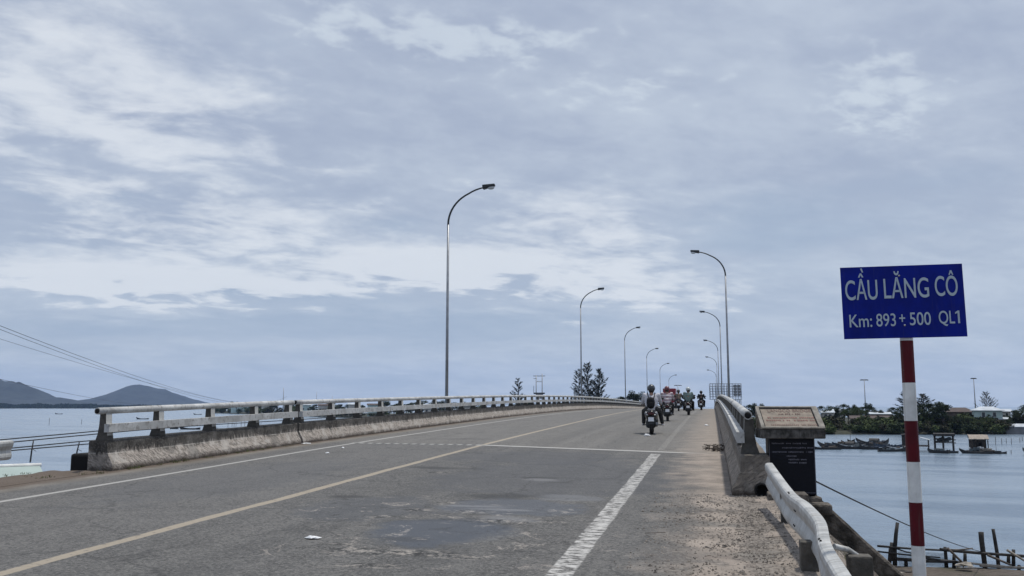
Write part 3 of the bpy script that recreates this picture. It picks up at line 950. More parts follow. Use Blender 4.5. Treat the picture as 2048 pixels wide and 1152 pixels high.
LY = [38.3 + 42 * k for k in range(6)]
RY = [58.5, 100.5, 142.5, 184.5, 226.5]
words = ['tallest looking', 'second', 'third', 'fourth', 'fifth', 'sixth']
lamp0 = None
for k, Y in enumerate(LY):
    lab = ('tallest looking grey street lamp, before the small casuarina, arm over the oncoming lane' if k == 0 else
           f'{words[k]} street lamp of the row behind the long stained parapet, counted from the tallest')
    if lamp0 is None:
        lamp0 = make_lamp(lab, 'lamps along the oncoming lane'); lamp0.location = (-11.28, Y, zr(Y) - .02); lamp0.scale = (1, 1, 1.045)
    else:
        dup(lamp0, (-11.28, Y, zr(Y) - .02), 0, lab, 'lamps along the oncoming lane', (1, 1, (1.06, 1.075, 1.09, 1.09, 1.08, 1.07)[k]))
for k, Y in enumerate(RY):
    lab = ('tallest looking lamp of the row behind the motorbike lane, arm over the road' if k == 0 else
           f'{words[k]} street lamp of the row over the motorbike lane, counted from the tallest')
    dup(lamp0, (1.02, Y, zr(Y) - .02), R(180), lab, 'lamps along the motorbike lane', (1, 1, (1.03, 1.055, 1.055, 1.06, 1.05)[k]))

# ------------------------------------------------------------------ blue bridge sign
def text_mesh(s, size, sx=1.0, depth=.002, spacing=1.0, bold=.004):
    cu = bpy.data.curves.new('lettering', 'FONT'); cu.body = s; cu.size = size; cu.extrude = depth
    cu.align_x = 'LEFT'; cu.space_character = spacing; cu.offset = bold
    o = bpy.data.objects.new('lettering', cu); COL.objects.link(o)
    dg = bpy.context.evaluated_depsgraph_get(); dg.update()
    me = bpy.data.meshes.new_from_object(o.evaluated_get(dg))
    bpy.data.objects.remove(o); bpy.data.curves.remove(cu)
    return me


def place_text(s, x0, x1, z0, height, y, mat, parent, name='lettering', bold=.005):
    """flat lettering in the XZ plane facing -Y, fitted between x0 and x1; height of capitals given"""
    me = text_mesh(s, 1.0, bold=bold)
    co = np.array([v.co[:] for v in me.vertices])
    cap = text_mesh('L', 1.0, bold=bold); ch = max(v.co.y for v in cap.vertices); bpy.data.meshes.remove(cap)
    mn, mx = co[:, 0].min(), co[:, 0].max()
    sx = (x1 - x0) / (mx - mn); sz = height / ch
    for v in me.vertices:
        v.co = Vector((x0 + (v.co.x - mn) * sx, y - .002 - v.co.z * .5, z0 + v.co.y * sz))
    me.materials.clear(); me.materials.append(mat)
    me.name = name
    return link(name, me, parent)


sg = thing('road_sign', 'blue bridge name sign with white lettering on a red and white striped pole', 'road sign', (1.345, 6.84, 0), R(3.2))
SZ0, SZ1, SX0, SX1 = 1.972, 2.482, -.404, .412
b = MB()
tilt = .006
for sx_, y_ in ((SX0, -.052), (SX1, -.052), (SX0, -.045), (SX1, -.045)):
    pass
bm = bmesh.new(); bmesh.ops.create_cube(bm, size=1)
bmesh.ops.scale(bm, vec=(SX1 - SX0, .006, SZ1 - SZ0), verts=bm.verts)
b.bm(bm, ((SX0 + SX1) / 2, -.050, (SZ0 + SZ1) / 2))
plate = b.build('sign_plate', M['blueplate'], sg)
plate.rotation_euler = (0, R(-.7), 0)
W_, H_ = SX1 - SX0, SZ1 - SZ0


def sx_(px): return SX0 + (px - 150) / (1425 - 150) * W_       # from the enlarged photo of the plate
def sz_(py): return SZ1 - (py - 165) / (930 - 165) * H_


yb = -.0535
place_text('CẦU', sx_(190), sx_(530), sz_(515), .138, yb, M['signink'], plate)
place_text('LĂNG', sx_(597), sx_(1065), sz_(508), .138, yb, M['signink'], plate)
place_text('CÔ', sx_(1128), sx_(1362), sz_(498), .138, yb, M['signink'], plate)
place_text('Km:', sx_(215), sx_(452), sz_(805), .088, yb, M['signink'], plate)
place_text('893', sx_(497), sx_(700), sz_(803), .088, yb, M['signink'], plate, bold=.002)
place_text('+', sx_(737), sx_(798), sz_(780), .075, yb, M['signink'], plate)
place_text('500', sx_(845), sx_(1063), sz_(798), .088, yb, M['signink'], plate)
place_text('QL', sx_(1145), sx_(1308), sz_(790), .088, yb, M['signink'], plate)
b = MB(); zq = sz_(790); xq = sx_(1350)
b.box((xq, yb - .001, zq + .044), (.0125, .002, .088))
b.add([(xq - .005, yb - .002, zq + .088), (xq - .005, yb - .002, zq + .074), (xq - .022, yb - .002, zq + .064), (xq - .022, yb - .002, zq + .076)], [(0, 1, 2, 3)])
b.build('lettering', M['signink'], plate)
for px, py in ((765, 272), (790, 797)):
    b = MB(); b.lathe([(0, -.006), (.007, -.005), (.008, 0)], (sx_(px), yb, sz_(py)), 'Y', 10); b.build('bolt', M['chrome'], plate)
b = MB()
bands = [-.2, .015, .30, .583, .868, 1.148, 1.425, 1.70, 1.95, 2.30]
colr = [1, 0, 1, 0, 1, 0, 1, 0, 1]
colr = [0 if k % 2 else 1 for k in range(9)]
# bands counted down from the plate: short white, red, white, red ...
edges = [2.32, 1.955, 1.665, 1.40, 1.115, .84, .555, .27, -.01, -.3]
for k in range(9):
    z1, z0 = edges[k], edges[k + 1]
    b.lathe([(.0435, z0 + .004 * math.sin(k * 5)), (.0435, z1 + (.004 * math.sin((k - 1) * 5) if k else 0))], (0, 0, 0), n=24, m=(1 if k % 2 == 0 else 0))
b.lathe([(.0435, 2.32), (0, 2.32)], (0, 0, 0), n=24, m=1)
pole = b.build('pole', [M['redband'], M['whiteband']], sg)

# ------------------------------------------------------------------ granite monument
mo = thing('monument', 'black granite bridge monument with slanted pale stone plaque', 'monument', (1.035, 13.5, 0), R(7))
b = MB(); b.bbox((0, -.02, .05), (.74, .46, .44), .03); b.build('plinth', M['dirtyconc'], mo)
b = MB(); b.bbox((0, -.06, .73), (.63, .22, .90), .012); pil = b.build('pillar', M['granite'], mo)
rnd = random.Random(11)
b = MB()
for z, x0, x1 in ((.985, -.27, .20), (.925, -.13, .28), (.868, -.27, .27), (.812, -.12, .06), (.765, -.05, .20), (.722, -.05, .18)):
    x = x0
    while x < x1:
        wv = rnd.uniform(.008, .018)
        if rnd.random() < .86: b.box((x + wv / 2, -.1712, z + rnd.uniform(-.002, .002)), (wv * .8, .002, rnd.choice((.014, .017, .020))))
        x += wv + .004
b.build('lettering', M['greyink'], pil)
b = MB()
for c, sz in (((-.305, -.171, .73), (.006, .002, .84)), ((.305, -.171, .73), (.006, .002, .84)), ((0, -.171, .315), (.60, .002, .006))): b.box(c, sz)
b.build('border', M['greyink'], pil)
b = MB()
b.bbox((0, -.07, 1.118), (.86, .52, .125), .012)
for k in range(14):
    b.box((-.40 + k * .0615, -.333, 1.118), (.02, .012, .105))
b.build('cornice', simple('streaked dark concrete', (.035, .034, .032), .9, .5, 9, col2=(.10, .095, .088)), mo)
# lectern wedge
yf, ybk, z0, z1 = -.335, .16, 1.186, 1.485
b = MB()
b.add([(-.43, yf, z0), (.43, yf, z0), (.42, ybk, z1), (-.42, ybk, z1), (-.42, ybk, z0), (.42, ybk, z0)], [(0, 1, 2, 3), (0, 4, 5, 1), (3, 2, 5, 4), (0, 3, 4), (1, 5, 2)])
lec = b.build('lectern', M['plaque'], mo)
sl_v = Vector((0, ybk - yf, z1 - z0)); L_ = sl_v.length; sl_a = math.atan2(z1 - z0, ybk - yf); rotx = Matrix.Rotation(sl_a, 3, 'X')


def on_slant(x, v, h=0.0):
    return Vector((0, yf, z0)) + rotx @ Vector((x, v * L_, h))


b = MB()
for x, v, sx, sv in ((0, .035, .86, .045), (0, .965, .85, .05), (-.405, .5, .05, .88), (.39, .5, .08, .88)):
    b.bbox(on_slant(x, v, .008), (sx, sv * L_, .026), .005, rotx)
b.build('frame', simple('pale stone frame', (.22, .205, .18), .85, .35, 9), lec)
b = MB()
for x, v, sx, sv in ((-.01, .075, .75, .02), (-.01, .92, .75, .03), (-.372, .5, .012, .80), (.344, .5, .012, .80)):
    b.box(on_slant(x, v, .004), (sx, sv * L_, .006), rotx)
b.build('groove', M['black_hole'], lec)
me = text_mesh('LANGCO BRIDGE', 1.0)
co = [v.co.x for v in me.vertices]; mn, mx = min(co), max(co); cy = [v.co.y for v in me.vertices]
for v in me.vertices:
    v.co = on_slant(-.27 + (v.co.x - mn) / (mx - mn) * .60, .755 + (v.co.y - min(cy)) / (max(cy) - min(cy)) * .13, .004 + v.co.z * .5)
me.materials.clear(); me.materials.append(M['engrave']); link('lettering', me, lec)
me = text_mesh('KM 893 + 500', 1.0)
co = [v.co.x for v in me.vertices]; mn, mx = min(co), max(co); cy = [v.co.y for v in me.vertices]
for v in me.vertices:
    v.co = on_slant(-.13 + (v.co.x - mn) / (mx - mn) * .30, .63 + (v.co.y - min(cy)) / (max(cy) - min(cy)) * .07, .004 + v.co.z * .5)
me.materials.clear(); me.materials.append(M['engrave']); link('lettering', me, lec)
for v0, mt, xa, xb in ((.50, 'redink', -.30, .33), (.38, 'redink', -.33, .34), (.18, 'engrave', -.28, .32)):
    b = MB(); x = xa
    while x < xb:
        wv = rnd.uniform(.012, .026)
        if rnd.random() < .85: b.box(on_slant(x + wv / 2, v0, .003), (wv * .8, L_ * rnd.choice((.045, .055, .06)), .003), rotx)
        x += wv + .006
    b.build('lettering', M[mt], lec)

# ------------------------------------------------------------------ guardrails
def wbeam_profile():
    # (towards the road, up): the two waves of a W beam
    return [(0.0, .158), (.030, .157), (.062, .150), (.076, .138), (.082, .112), (.074, .066), (.048, .022), (.040, 0), (.046, -.030), (.056, -.070), (.058, -.105), (.044, -.138), (.0, -.155)]


def guardrail(label, path, twist, posts, side=-1):
    """path: (x, y, top level) points; a bent W beam on concrete or steel posts"""
    root = thing('guardrail', label, 'guardrail')
    ps = [Vector(p) for p in path]
    # smooth the path
    pts = []; tw = []
    for i in range(len(ps) - 1):
        p0, p1, p2, p3 = ps[max(i - 1, 0)], ps[i], ps[i + 1], ps[min(i + 2, len(ps) - 1)]
        for k in range(10):
            u = k / 10
            pts.append(.5 * ((2 * p1) + (p2 - p0) * u + (2 * p0 - 5 * p1 + 4 * p2 - p3) * u**2 + (3 * p1 - p0 - 3 * p2 + p3) * u**3))
            tw.append(twist[i] * (1 - u) + twist[i + 1] * u)
    pts.append(ps[-1]); tw.append(twist[-1])
    prof = wbeam_profile(); back = [(a - .006, b_) for a, b_ in reversed(prof)]
    loop = prof + back
    b = MB()

    def fn(i, p):
        a = pts[max(i - 1, 0)]; c = pts[min(i + 1, len(pts) - 1)]
        tt = (c - a); tt.z = 0; tt.normalize()
        out = Vector((-tt.y, tt.x, 0)) * (1 if (-tt.y) * side > 0 else -1)
        ca, sa = math.cos(tw[i]), math.sin(tw[i])
        q = (p[0] * ca - p[1] * sa, p[0] * sa + p[1] * ca)
        return pts[i] + out * q[0] + Vector((0, 0, q[1] - .155))
    b.extrude(loop, fn, list(range(len(pts))), smooth=False)
    b.build('beam', M['beam'], root)
    if 'bracket' in posts:
        b = MB(); b.tube(posts['bracket'], .02, 8); b.build('bracket', M['beam'], root)
    for fi, pr_ in posts.get('slots', []):
        for off in (-.045, .045):
            b = MB(); p = fn(fi, pr_) + Vector((0, off, .001)); b.ball(p, (.009, .018, .009), seg=8); b.build('slot', M['black_hole'], root)
    b = MB()
    for fi in posts.get('bolts', []):
        for dz in (-.03, .03):
            p = fn(fi, (.02, dz)); b.ball(p, (.013, .013, .013), seg=8)
    if b.v: b.build('bolt', M['darksteel'], root)
    for (x, y, top, sx, sy) in posts['p']:
        b = MB(); b.bbox((x, y, (top + zr(y) - .3) / 2), (sx, sy, top - zr(y) + .3), .012)
        b.build('post', M[posts['m']], root)
    return root


gp = [(.68, 11.87, .80), (.765, 10.0, .625), (.80, 8.78, .625), (.825, 7.76, .595), (.765, 6.72, .555), (.76, 5.69, .535), (.75, 4.3, .50), (.72, 2.5, .46), (.70, 0, .44), (.70, -3, .40)]
guardrail('bent dusty white guardrail on the gravel verge, running towards the blue sign pole', gp, [.10, .16, .20, .12, .0, -.10, -.12, -.1, -.1, 0],
          {'p': [(.76, 10.55, .60, .13, .15), (.74, 8.05, .40, .14, .15), (.97, 6.9, .47, .16, .15), (.90, 2.9, .3, .14, .15)], 'm': 'postgrime', 'bolts': [11, 18, 32], 'slots': [(11, (.062, .150)), (16, (.06, .04)), (17, (.058, -.09)), (38, (.062, .150))], 'bracket': [(.80, 6.85, .53), (.90, 6.92, .50), (1.0, 6.95, .43)]})
guardrail('white guardrail stub end across the road before the short parapet', [(-11.05, 12.75, .955), (-11.05, 10.5, .90), (-11.05, 6, .78), (-11.05, 0, .62)], [0, 0, 0, 0],
          {'p': [(-11.17, 12.1, .85, .12, .14), (-11.17, 8.1, .75, .12, .14), (-11.17, 4.1, .65, .12, .14)], 'm': 'darksteel'}, side=1)

# sloping concrete edge of the embankment behind the guardrail
b = MB()
p0, p1 = Vector((1.36, 13.62, .30)), Vector((6.6, 14.75, -4.75))
dv = (p1 - p0); e_len = dv.length; dn_ = dv.normalized(); side_v = dn_.cross(Vector((0, 1, 0))).normalized()
if side_v.z < 0: side_v = -side_v
prof = [(-.28, -.30), (.10, -.30), (.10, .03), (.07, .06), (-.25, .06), (-.28, .03)]
b.extrude(prof, lambda u, p: p0 + dv * u + Vector((0, 1, 0)) * p[0] + side_v * (p[1] - .07 + .02 * noise.noise(Vector((u * 30, p[0] * 9, 0)))), fr(0, 1, .04))
tag(b.build('slope_wall', M['dirtyconc']), 'dark mossy concrete edge sloping down the bank behind the guardrail', 'retaining wall')
b = MB(); b.bbox((1.36, 13.15, .13), (.32, .36, .14), .03)
tag(b.build('concrete_slab', M['dirtyconc']), 'cracked concrete slab at the head of the sloping bank edge', 'slab')

# ------------------------------------------------------------------ gravel, grass, litter
def pebble(b, c, r, rn):
    vs = []
    for v in ((1, 0, 0), (-1, 0, 0), (0, 1, 0), (0, -1, 0), (0, 0, .8), (0, 0, -.8)):
        vs.append(Vector(c) + Vector(v) * r * rn.uniform(.6, 1.3))
    b.add(vs, [(0, 2, 4), (2, 1, 4), (1, 3, 4), (3, 0, 4), (2, 0, 5), (1, 2, 5), (3, 1, 5), (0, 3, 5)])


rn = random.Random(5); b = MB(); cnt = 0
while cnt < 7000:
    Y = rn.uniform(4.5, 13.2); X = rn.uniform(-1.0, 1.3)
    dens = min(1, max(0, (X + .9) / 1.2)) * (.35 + .65 * (noise.noise(Vector((X * 1.5, Y * 1.5, 9))) > -.1))
    if rn.random() > dens: continue
    cnt += 1
    z = crown_z(min(X, .32), Y) + (rough_z(X, Y, .02) * min(1, max(0, X - .32) * 5) + .004 + max(0, X - .32) * .015 - max(0, X - 1.02) * .9 if X > .32 else 0)
    pebble(b, (X, Y, z + .002), rn.uniform(.005, .013) * (1.9 if rn.random() < .08 else 1), rn)
struct(b.build('gravel', M['pebble']), 'stuff')


def tuft_mesh(n, h, spread, rn):
    b = MB()
    for i in range(n):
        a = rn.uniform(0, 6.28); r = spread * math.sqrt(rn.random())
        p = Vector((r * math.cos(a), r * math.sin(a), 0)); hh = h * rn.uniform(.5, 1.1)
        lean = Vector((rn.uniform(-.5, .5), rn.uniform(-.5, .5), 0)) * hh; wv = rn.uniform(.004, .009)
        e = Vector((math.cos(a + 1.5), math.sin(a + 1.5), 0)) * wv
        b.add([p - e, p + e, p + e * .6 + lean * .4 + Vector((0, 0, hh * .6)), p + lean + Vector((0, 0, hh))], [(0, 1, 2, 3)])
    return b


rn = random.Random(8)
b = MB()
for i in range(60):
    Y = rn.uniform(5, 9.5); X = rn.uniform(1.1, 1.9)
    tb = tuft_mesh(26, rn.uniform(.04, .09), .12, rn)
    z = terrain(X, Y)
    b.add([(p[0] + X, p[1] + Y, p[2] + z) for p in tb.v], tb.f)
for i in range(90):
    Y = rn.uniform(5, 22); X = rn.choice((-10.78, -10.85)) + rn.uniform(-.25, .05) if Y < 14.4 else -10.66 + rn.uniform(-.03, .12)
    if Y < 14.4 and rn.random() < .6: X = rn.uniform(-12.4, -11.2)
    tb = tuft_mesh(14, rn.uniform(.03, .09), .10, rn)
    z = zr(Y) - .04
    b.add([(p[0] + X, p[1] + Y, p[2] + z) for p in tb.v], tb.f)
for i in range(16):
    X = rn.uniform(1.2, 1.6); Y = rn.uniform(7.6, 8.6); tb = tuft_mesh(30, rn.uniform(.10, .2), .10, rn); z = terrain(X, Y)
    b.add([(p[0] + X, p[1] + Y, p[2] + z) for p in tb.v], tb.f)
struct(b.build('grass', M['deadgrass'], fix=False), 'stuff')


def crumple(label, c, size, seed, mat=M['trash'], name='plastic_litter', cat='litter', rz=0):
    rn = random.Random(seed); bm = bmesh.new(); bmesh.ops.create_icosphere(bm, subdivisions=2, radius=1)
    for v in bm.verts:
        k = rn.uniform(.55, 1.25); v.co = Vector((v.co.x * size[0] * k, v.co.y * size[1] * k, max(-.2, v.co.z) * size[2] * rn.uniform(.4, 1.3)))
    b = MB(); b.bm(bm)
    o = b.build(name, mat); o.location = c; o.rotation_euler = (0, 0, rz)
    return tag(o, label, cat)


crumple('crumpled white plastic strip lying on the asphalt in the near lane', (-3.87, 8.55, crown_z(-3.87, 8.55) + .012), (.075, .05, .022), 1, rz=R(5))
crumple('small white scrap on the road behind the first motorbike', (-1.9, 27.3, crown_z(-1.9, 27.3) + .03), (.10, .06, .06), 2)
crumple('tiny white scrap in the oncoming lane before the parapet gap', (-8.75, 20.9, crown_z(-8.75, 20.9) + .012), (.04, .04, .02), 3)
crumple('tiny pale scrap by the outer lane line before the parapet gap', (-8.4, 19.2, crown_z(-8.4, 19.2) + .012), (.05, .04, .02), 4)
crumple('white scrap at the foot of the parapet gap', (-10.5, 22.6, crown_z(-10.5, 22.6) + .015), (.14, .07, .02), 5)
crumple('white scrap at the foot of the long parapet past the joint', (-.25, 36, crown_z(-.25, 36) + .02), (.10, .06, .04), 6)
b = MB(); rn = random.Random(21)
for i in range(46):
    p = Vector((.05 + rn.uniform(-.22, .2), 21.7 + rn.uniform(-.35, .35), crown_z(0, 21.7) + rn.uniform(.01, .12)))
    e = Vector((rn.uniform(-1, 1), rn.uniform(-1, 1), rn.uniform(-.25, .4))).normalized() * rn.uniform(.06, .16)
    b.tube([p - e, p + Vector((0, 0, .02)), p + e], [.008, .011, .005], 5)
tag(b.build('dead_branch', M['wood']), 'heap of dry twigs lying at the joint by the parapet foot', 'twigs')
b = MB(); rn = random.Random(22)
for i in range(26):
    X = rn.uniform(-.7, 1.2); Y = rn.uniform(6, 12.8); a = rn.uniform(0, 3.14); L2 = rn.uniform(.03, .11)
    z = crown_z(min(X, .32), Y) + .018
    e = Vector((math.cos(a), math.sin(a), .05)) * L2
    b.tube([Vector((X, Y, z)) - e, Vector((X, Y, z)) + e], .003, 4)
o = b.build('twig_litter', M['wood']); struct(o, 'stuff')

# ------------------------------------------------------------------ people on motorbikes
def blend(caps, voxel, name, mat, parent):
    """tapered limbs (p0, r0, p1, r1) grown together into one continuous surface"""
    b = MB()
    for p0, r0, p1, r1 in caps:
        p0, p1 = Vector(p0), Vector(p1)
        b.ball(p0, r0, seg=14); b.ball(p1, r1, seg=14)
        if (p1 - p0).length > 1e-4: b.tube([p0, p1], [r0, r1], 14)
    me = b.mesh(name, mat)
    o = bpy.data.objects.new(name, me); COL.objects.link(o)
    md = o.modifiers.new('m', 'REMESH'); md.mode = 'VOXEL'; md.voxel_size = voxel; md.use_smooth_shade = True
    sm = o.modifiers.new('s', 'SMOOTH'); sm.factor = .6; sm.iterations = 4
    dg = bpy.context.evaluated_depsgraph_get(); dg.update()
    m2 = bpy.data.meshes.new_from_object(o.evaluated_get(dg))
    bpy.data.objects.remove(o); bpy.data.meshes.remove(me)
    m2.materials.clear(); m2.materials.append(mat)
    for p in m2.polygons: p.use_smooth = True
    m2.name = name
    return link(name, m2, parent)


def joinmesh(a, b_):
    """append the builder b_ to mesh object a"""
    bm = bmesh.new(); bm.from_mesh(a.data)
    t_ = b_.mesh('tmp', a.data.materials[0]); bm.from_mesh(t_); bm.to_mesh(a.data); bm.free(); bpy.data.meshes.remove(t_)


def rider(label, loc, rz, shirt, trousers, helmet, shoes, back=0.0, scale=1.0, wide=1.0, lean=.06, elbows=.30, feet=.24, group='riders on the motorbikes', hands_on_bars=True, head_turn=0.0, vis=False, foot_out=0.0):
    pr = thing('person', label, 'person', loc, rz, group, scale)
    B = back
    hip = .86; wv = wide
    neck = (0, B - .12 + lean, 1.36); chest = (0, B - .15 + lean * .7, 1.17); waist = (0, B - .17 + lean * .2, .98); pel = (0, B - .17, hip)
    head = (0, B - .09 + lean * 1.2, 1.535)
    sh = [(s * .185 * wv, B - .14 + lean, 1.315) for s in (-1, 1)]
    if hands_on_bars:
        el = [(s * elbows, B + .06, 1.07) for s in (-1, 1)]; ha = [(s * .31, B + .36, 1.01) for s in (-1, 1)]
    else:
        el = [(s * .255, B - .10, 1.07) for s in (-1, 1)]; ha = [(s * .20, B + .12, .90) for s in (-1, 1)]
    kn = [(s * .25 * (.6 + .4 * wv), B + .22, .76) for s in (-1, 1)]
    an = [(s * (feet + (foot_out if s > 0 else 0)), B + .17, .36) for s in (-1, 1)]
    toe = [(a[0] + (.03 if a[0] > 0 else -.03), a[1] + .14, a[2] - .05) for a in an]
    body = [(pel, .14, waist, .125), (waist, .125, chest, .145), (chest, .14, neck, .075), (neck, .058, (head[0], head[1] - .01, head[2] - .06), .058), (head, .098, (head[0], head[1] + .015, head[2] - .06), .078)]
    cloth_t = [(pel, .15 * wv, waist, .14 * wv), ((-.06, *waist[1:]), .12 * wv, (-.09 * wv, *chest[1:]), .115 * wv), ((.06, *waist[1:]), .12 * wv, (.09 * wv, *chest[1:]), .115 * wv), (chest, .15, (0, neck[1] - .01, neck[2] - .05), .09)]
    cloth_l = [((-.07, pel[1], hip), .145, (.07, pel[1], hip), .145), ((0, pel[1] - .02, hip - .02), .15, (0, pel[1], hip + .05), .14)]
    for i, s in enumerate((-1, 1)):
        body += [(chest, .10, sh[i], .062), (sh[i], .056, el[i], .042), (el[i], .042, ha[i], .029), ((s * .09, pel[1], hip - .02), .095, kn[i], .066), (kn[i], .062, an[i], .04), (an[i], .042, toe[i], .036)]
        cloth_t += [((s * .10, chest[1], chest[2] + .04), .12, sh[i], .085), (sh[i], .082, el[i], .066), (el[i], .064, tuple(.12 * a + .88 * c for a, c in zip(el[i], ha[i])), .048)]
        cloth_l += [((s * .09, pel[1], hip - .01), .125, kn[i], .092), (kn[i], .088, tuple(.05 * a + .95 * c for a, c in zip(kn[i], an[i])), .068)]
    bo = blend(body, .016, 'body', M['skin'], pr)
    ex = MB()
    # face, ears and five fingers closing on grip or knee
    hx, hy, hz = head
    ex.ball((hx, hy + .105, hz - .03), (.014, .022, .026), seg=8)
    for s in (-1, 1):
        ex.ball((hx + s * .035, hy + .088, hz + .005), (.016, .010, .010), seg=8)
        ex.ball((hx + s * .096, hy + .005, hz - .03), (.012, .022, .032), seg=8)
    ex.ball((hx, hy + .085, hz - .072), (.026, .012, .008), seg=8)
    for i, s in enumerate((-1, 1)):
        h = Vector(ha[i])
        ex.ball(h + Vector((0, .02, 0)), (.038, .045, .022), seg=8)
        for k in range(4):
            q = h + Vector((s * (-.03 + .02 * k), .05, .005)); L3 = (.045, .052, .050, .040)[k]
            ex.tube([q, q + Vector((0, L3 * .6, -.008)), q + Vector((0, L3 * .75, -.035)), q + Vector((0, L3 * .35, -.05))], [.010, .0095, .009, .008], 6)
        q = h + Vector((-s * .036, .01, -.002)); ex.tube([q, q + Vector((-s * .02, .03, -.015)), q + Vector((-s * .012, .055, -.032))], [.011, .010, .008], 6)
    joinmesh(bo, ex)
    blend(cloth_t, .018, 'shirt', shirt, pr)
    blend(cloth_l, .018, 'trousers', trousers, pr)
    for i in range(2):
        b = MB(); a, c = Vector(an[i]), Vector(toe[i])
        b.bm(_shoe(), a * .45 + c * .55 - Vector((0, 0, .035)), Matrix.Rotation(-.12 if a.x > 0 else .12, 3, 'Z'), 0, True)
        b.build('shoe', shoes, pr)
    b = MB(); b.ball((hx, hy - .03, hz - .045), (.108, .10, .10), seg=14); b.ball((hx, hy - .045, hz - .13), (.075, .05, .07), seg=12); b.build('hair', M['black'], pr)
    # helmet: open shell with rim and peak
    b = MB(); bm = bmesh.new(); bmesh.ops.create_uvsphere(bm, u_segments=24, v_segments=14, radius=1)
    bmesh.ops.delete(bm, geom=[v for v in bm.verts if v.co.z < -.55 or (v.co.y > .62 and v.co.z < .05)], context='VERTS')
    bmesh.ops.scale(bm, vec=(.135, .150, .140), verts=bm.verts)
    b.bm(bm, (hx, hy, hz + .02), Matrix.Rotation(head_turn, 3, 'Z'), 0, True)
    b.add([(hx - .10, hy + .10, hz + .05), (hx + .10, hy + .10, hz + .05), (hx + .07, hy + .20, hz + .035), (hx - .07, hy + .20, hz + .035)], [(0, 1, 2, 3)])
    b.tube([(hx - .115, hy + .02, hz - .03), (hx - .07, hy + .06, hz - .12), (hx, hy + .075, hz - .135), (hx + .07, hy + .06, hz - .12), (hx + .115, hy + .02, hz - .03)], .006, 5)
    b.build('helmet', helmet, pr)
    return pr


def _shoe():
    bm = bmesh.new(); bmesh.ops.create_uvsphere(bm, u_segments=12, v_segments=8, radius=1)
    for v in bm.verts: v.co = Vector((v.co.x * .048 * (1.1 if v.co.y > 0 else .9), v.co.y * .135, max(-.6, v.co.z) * .05))
    return bm


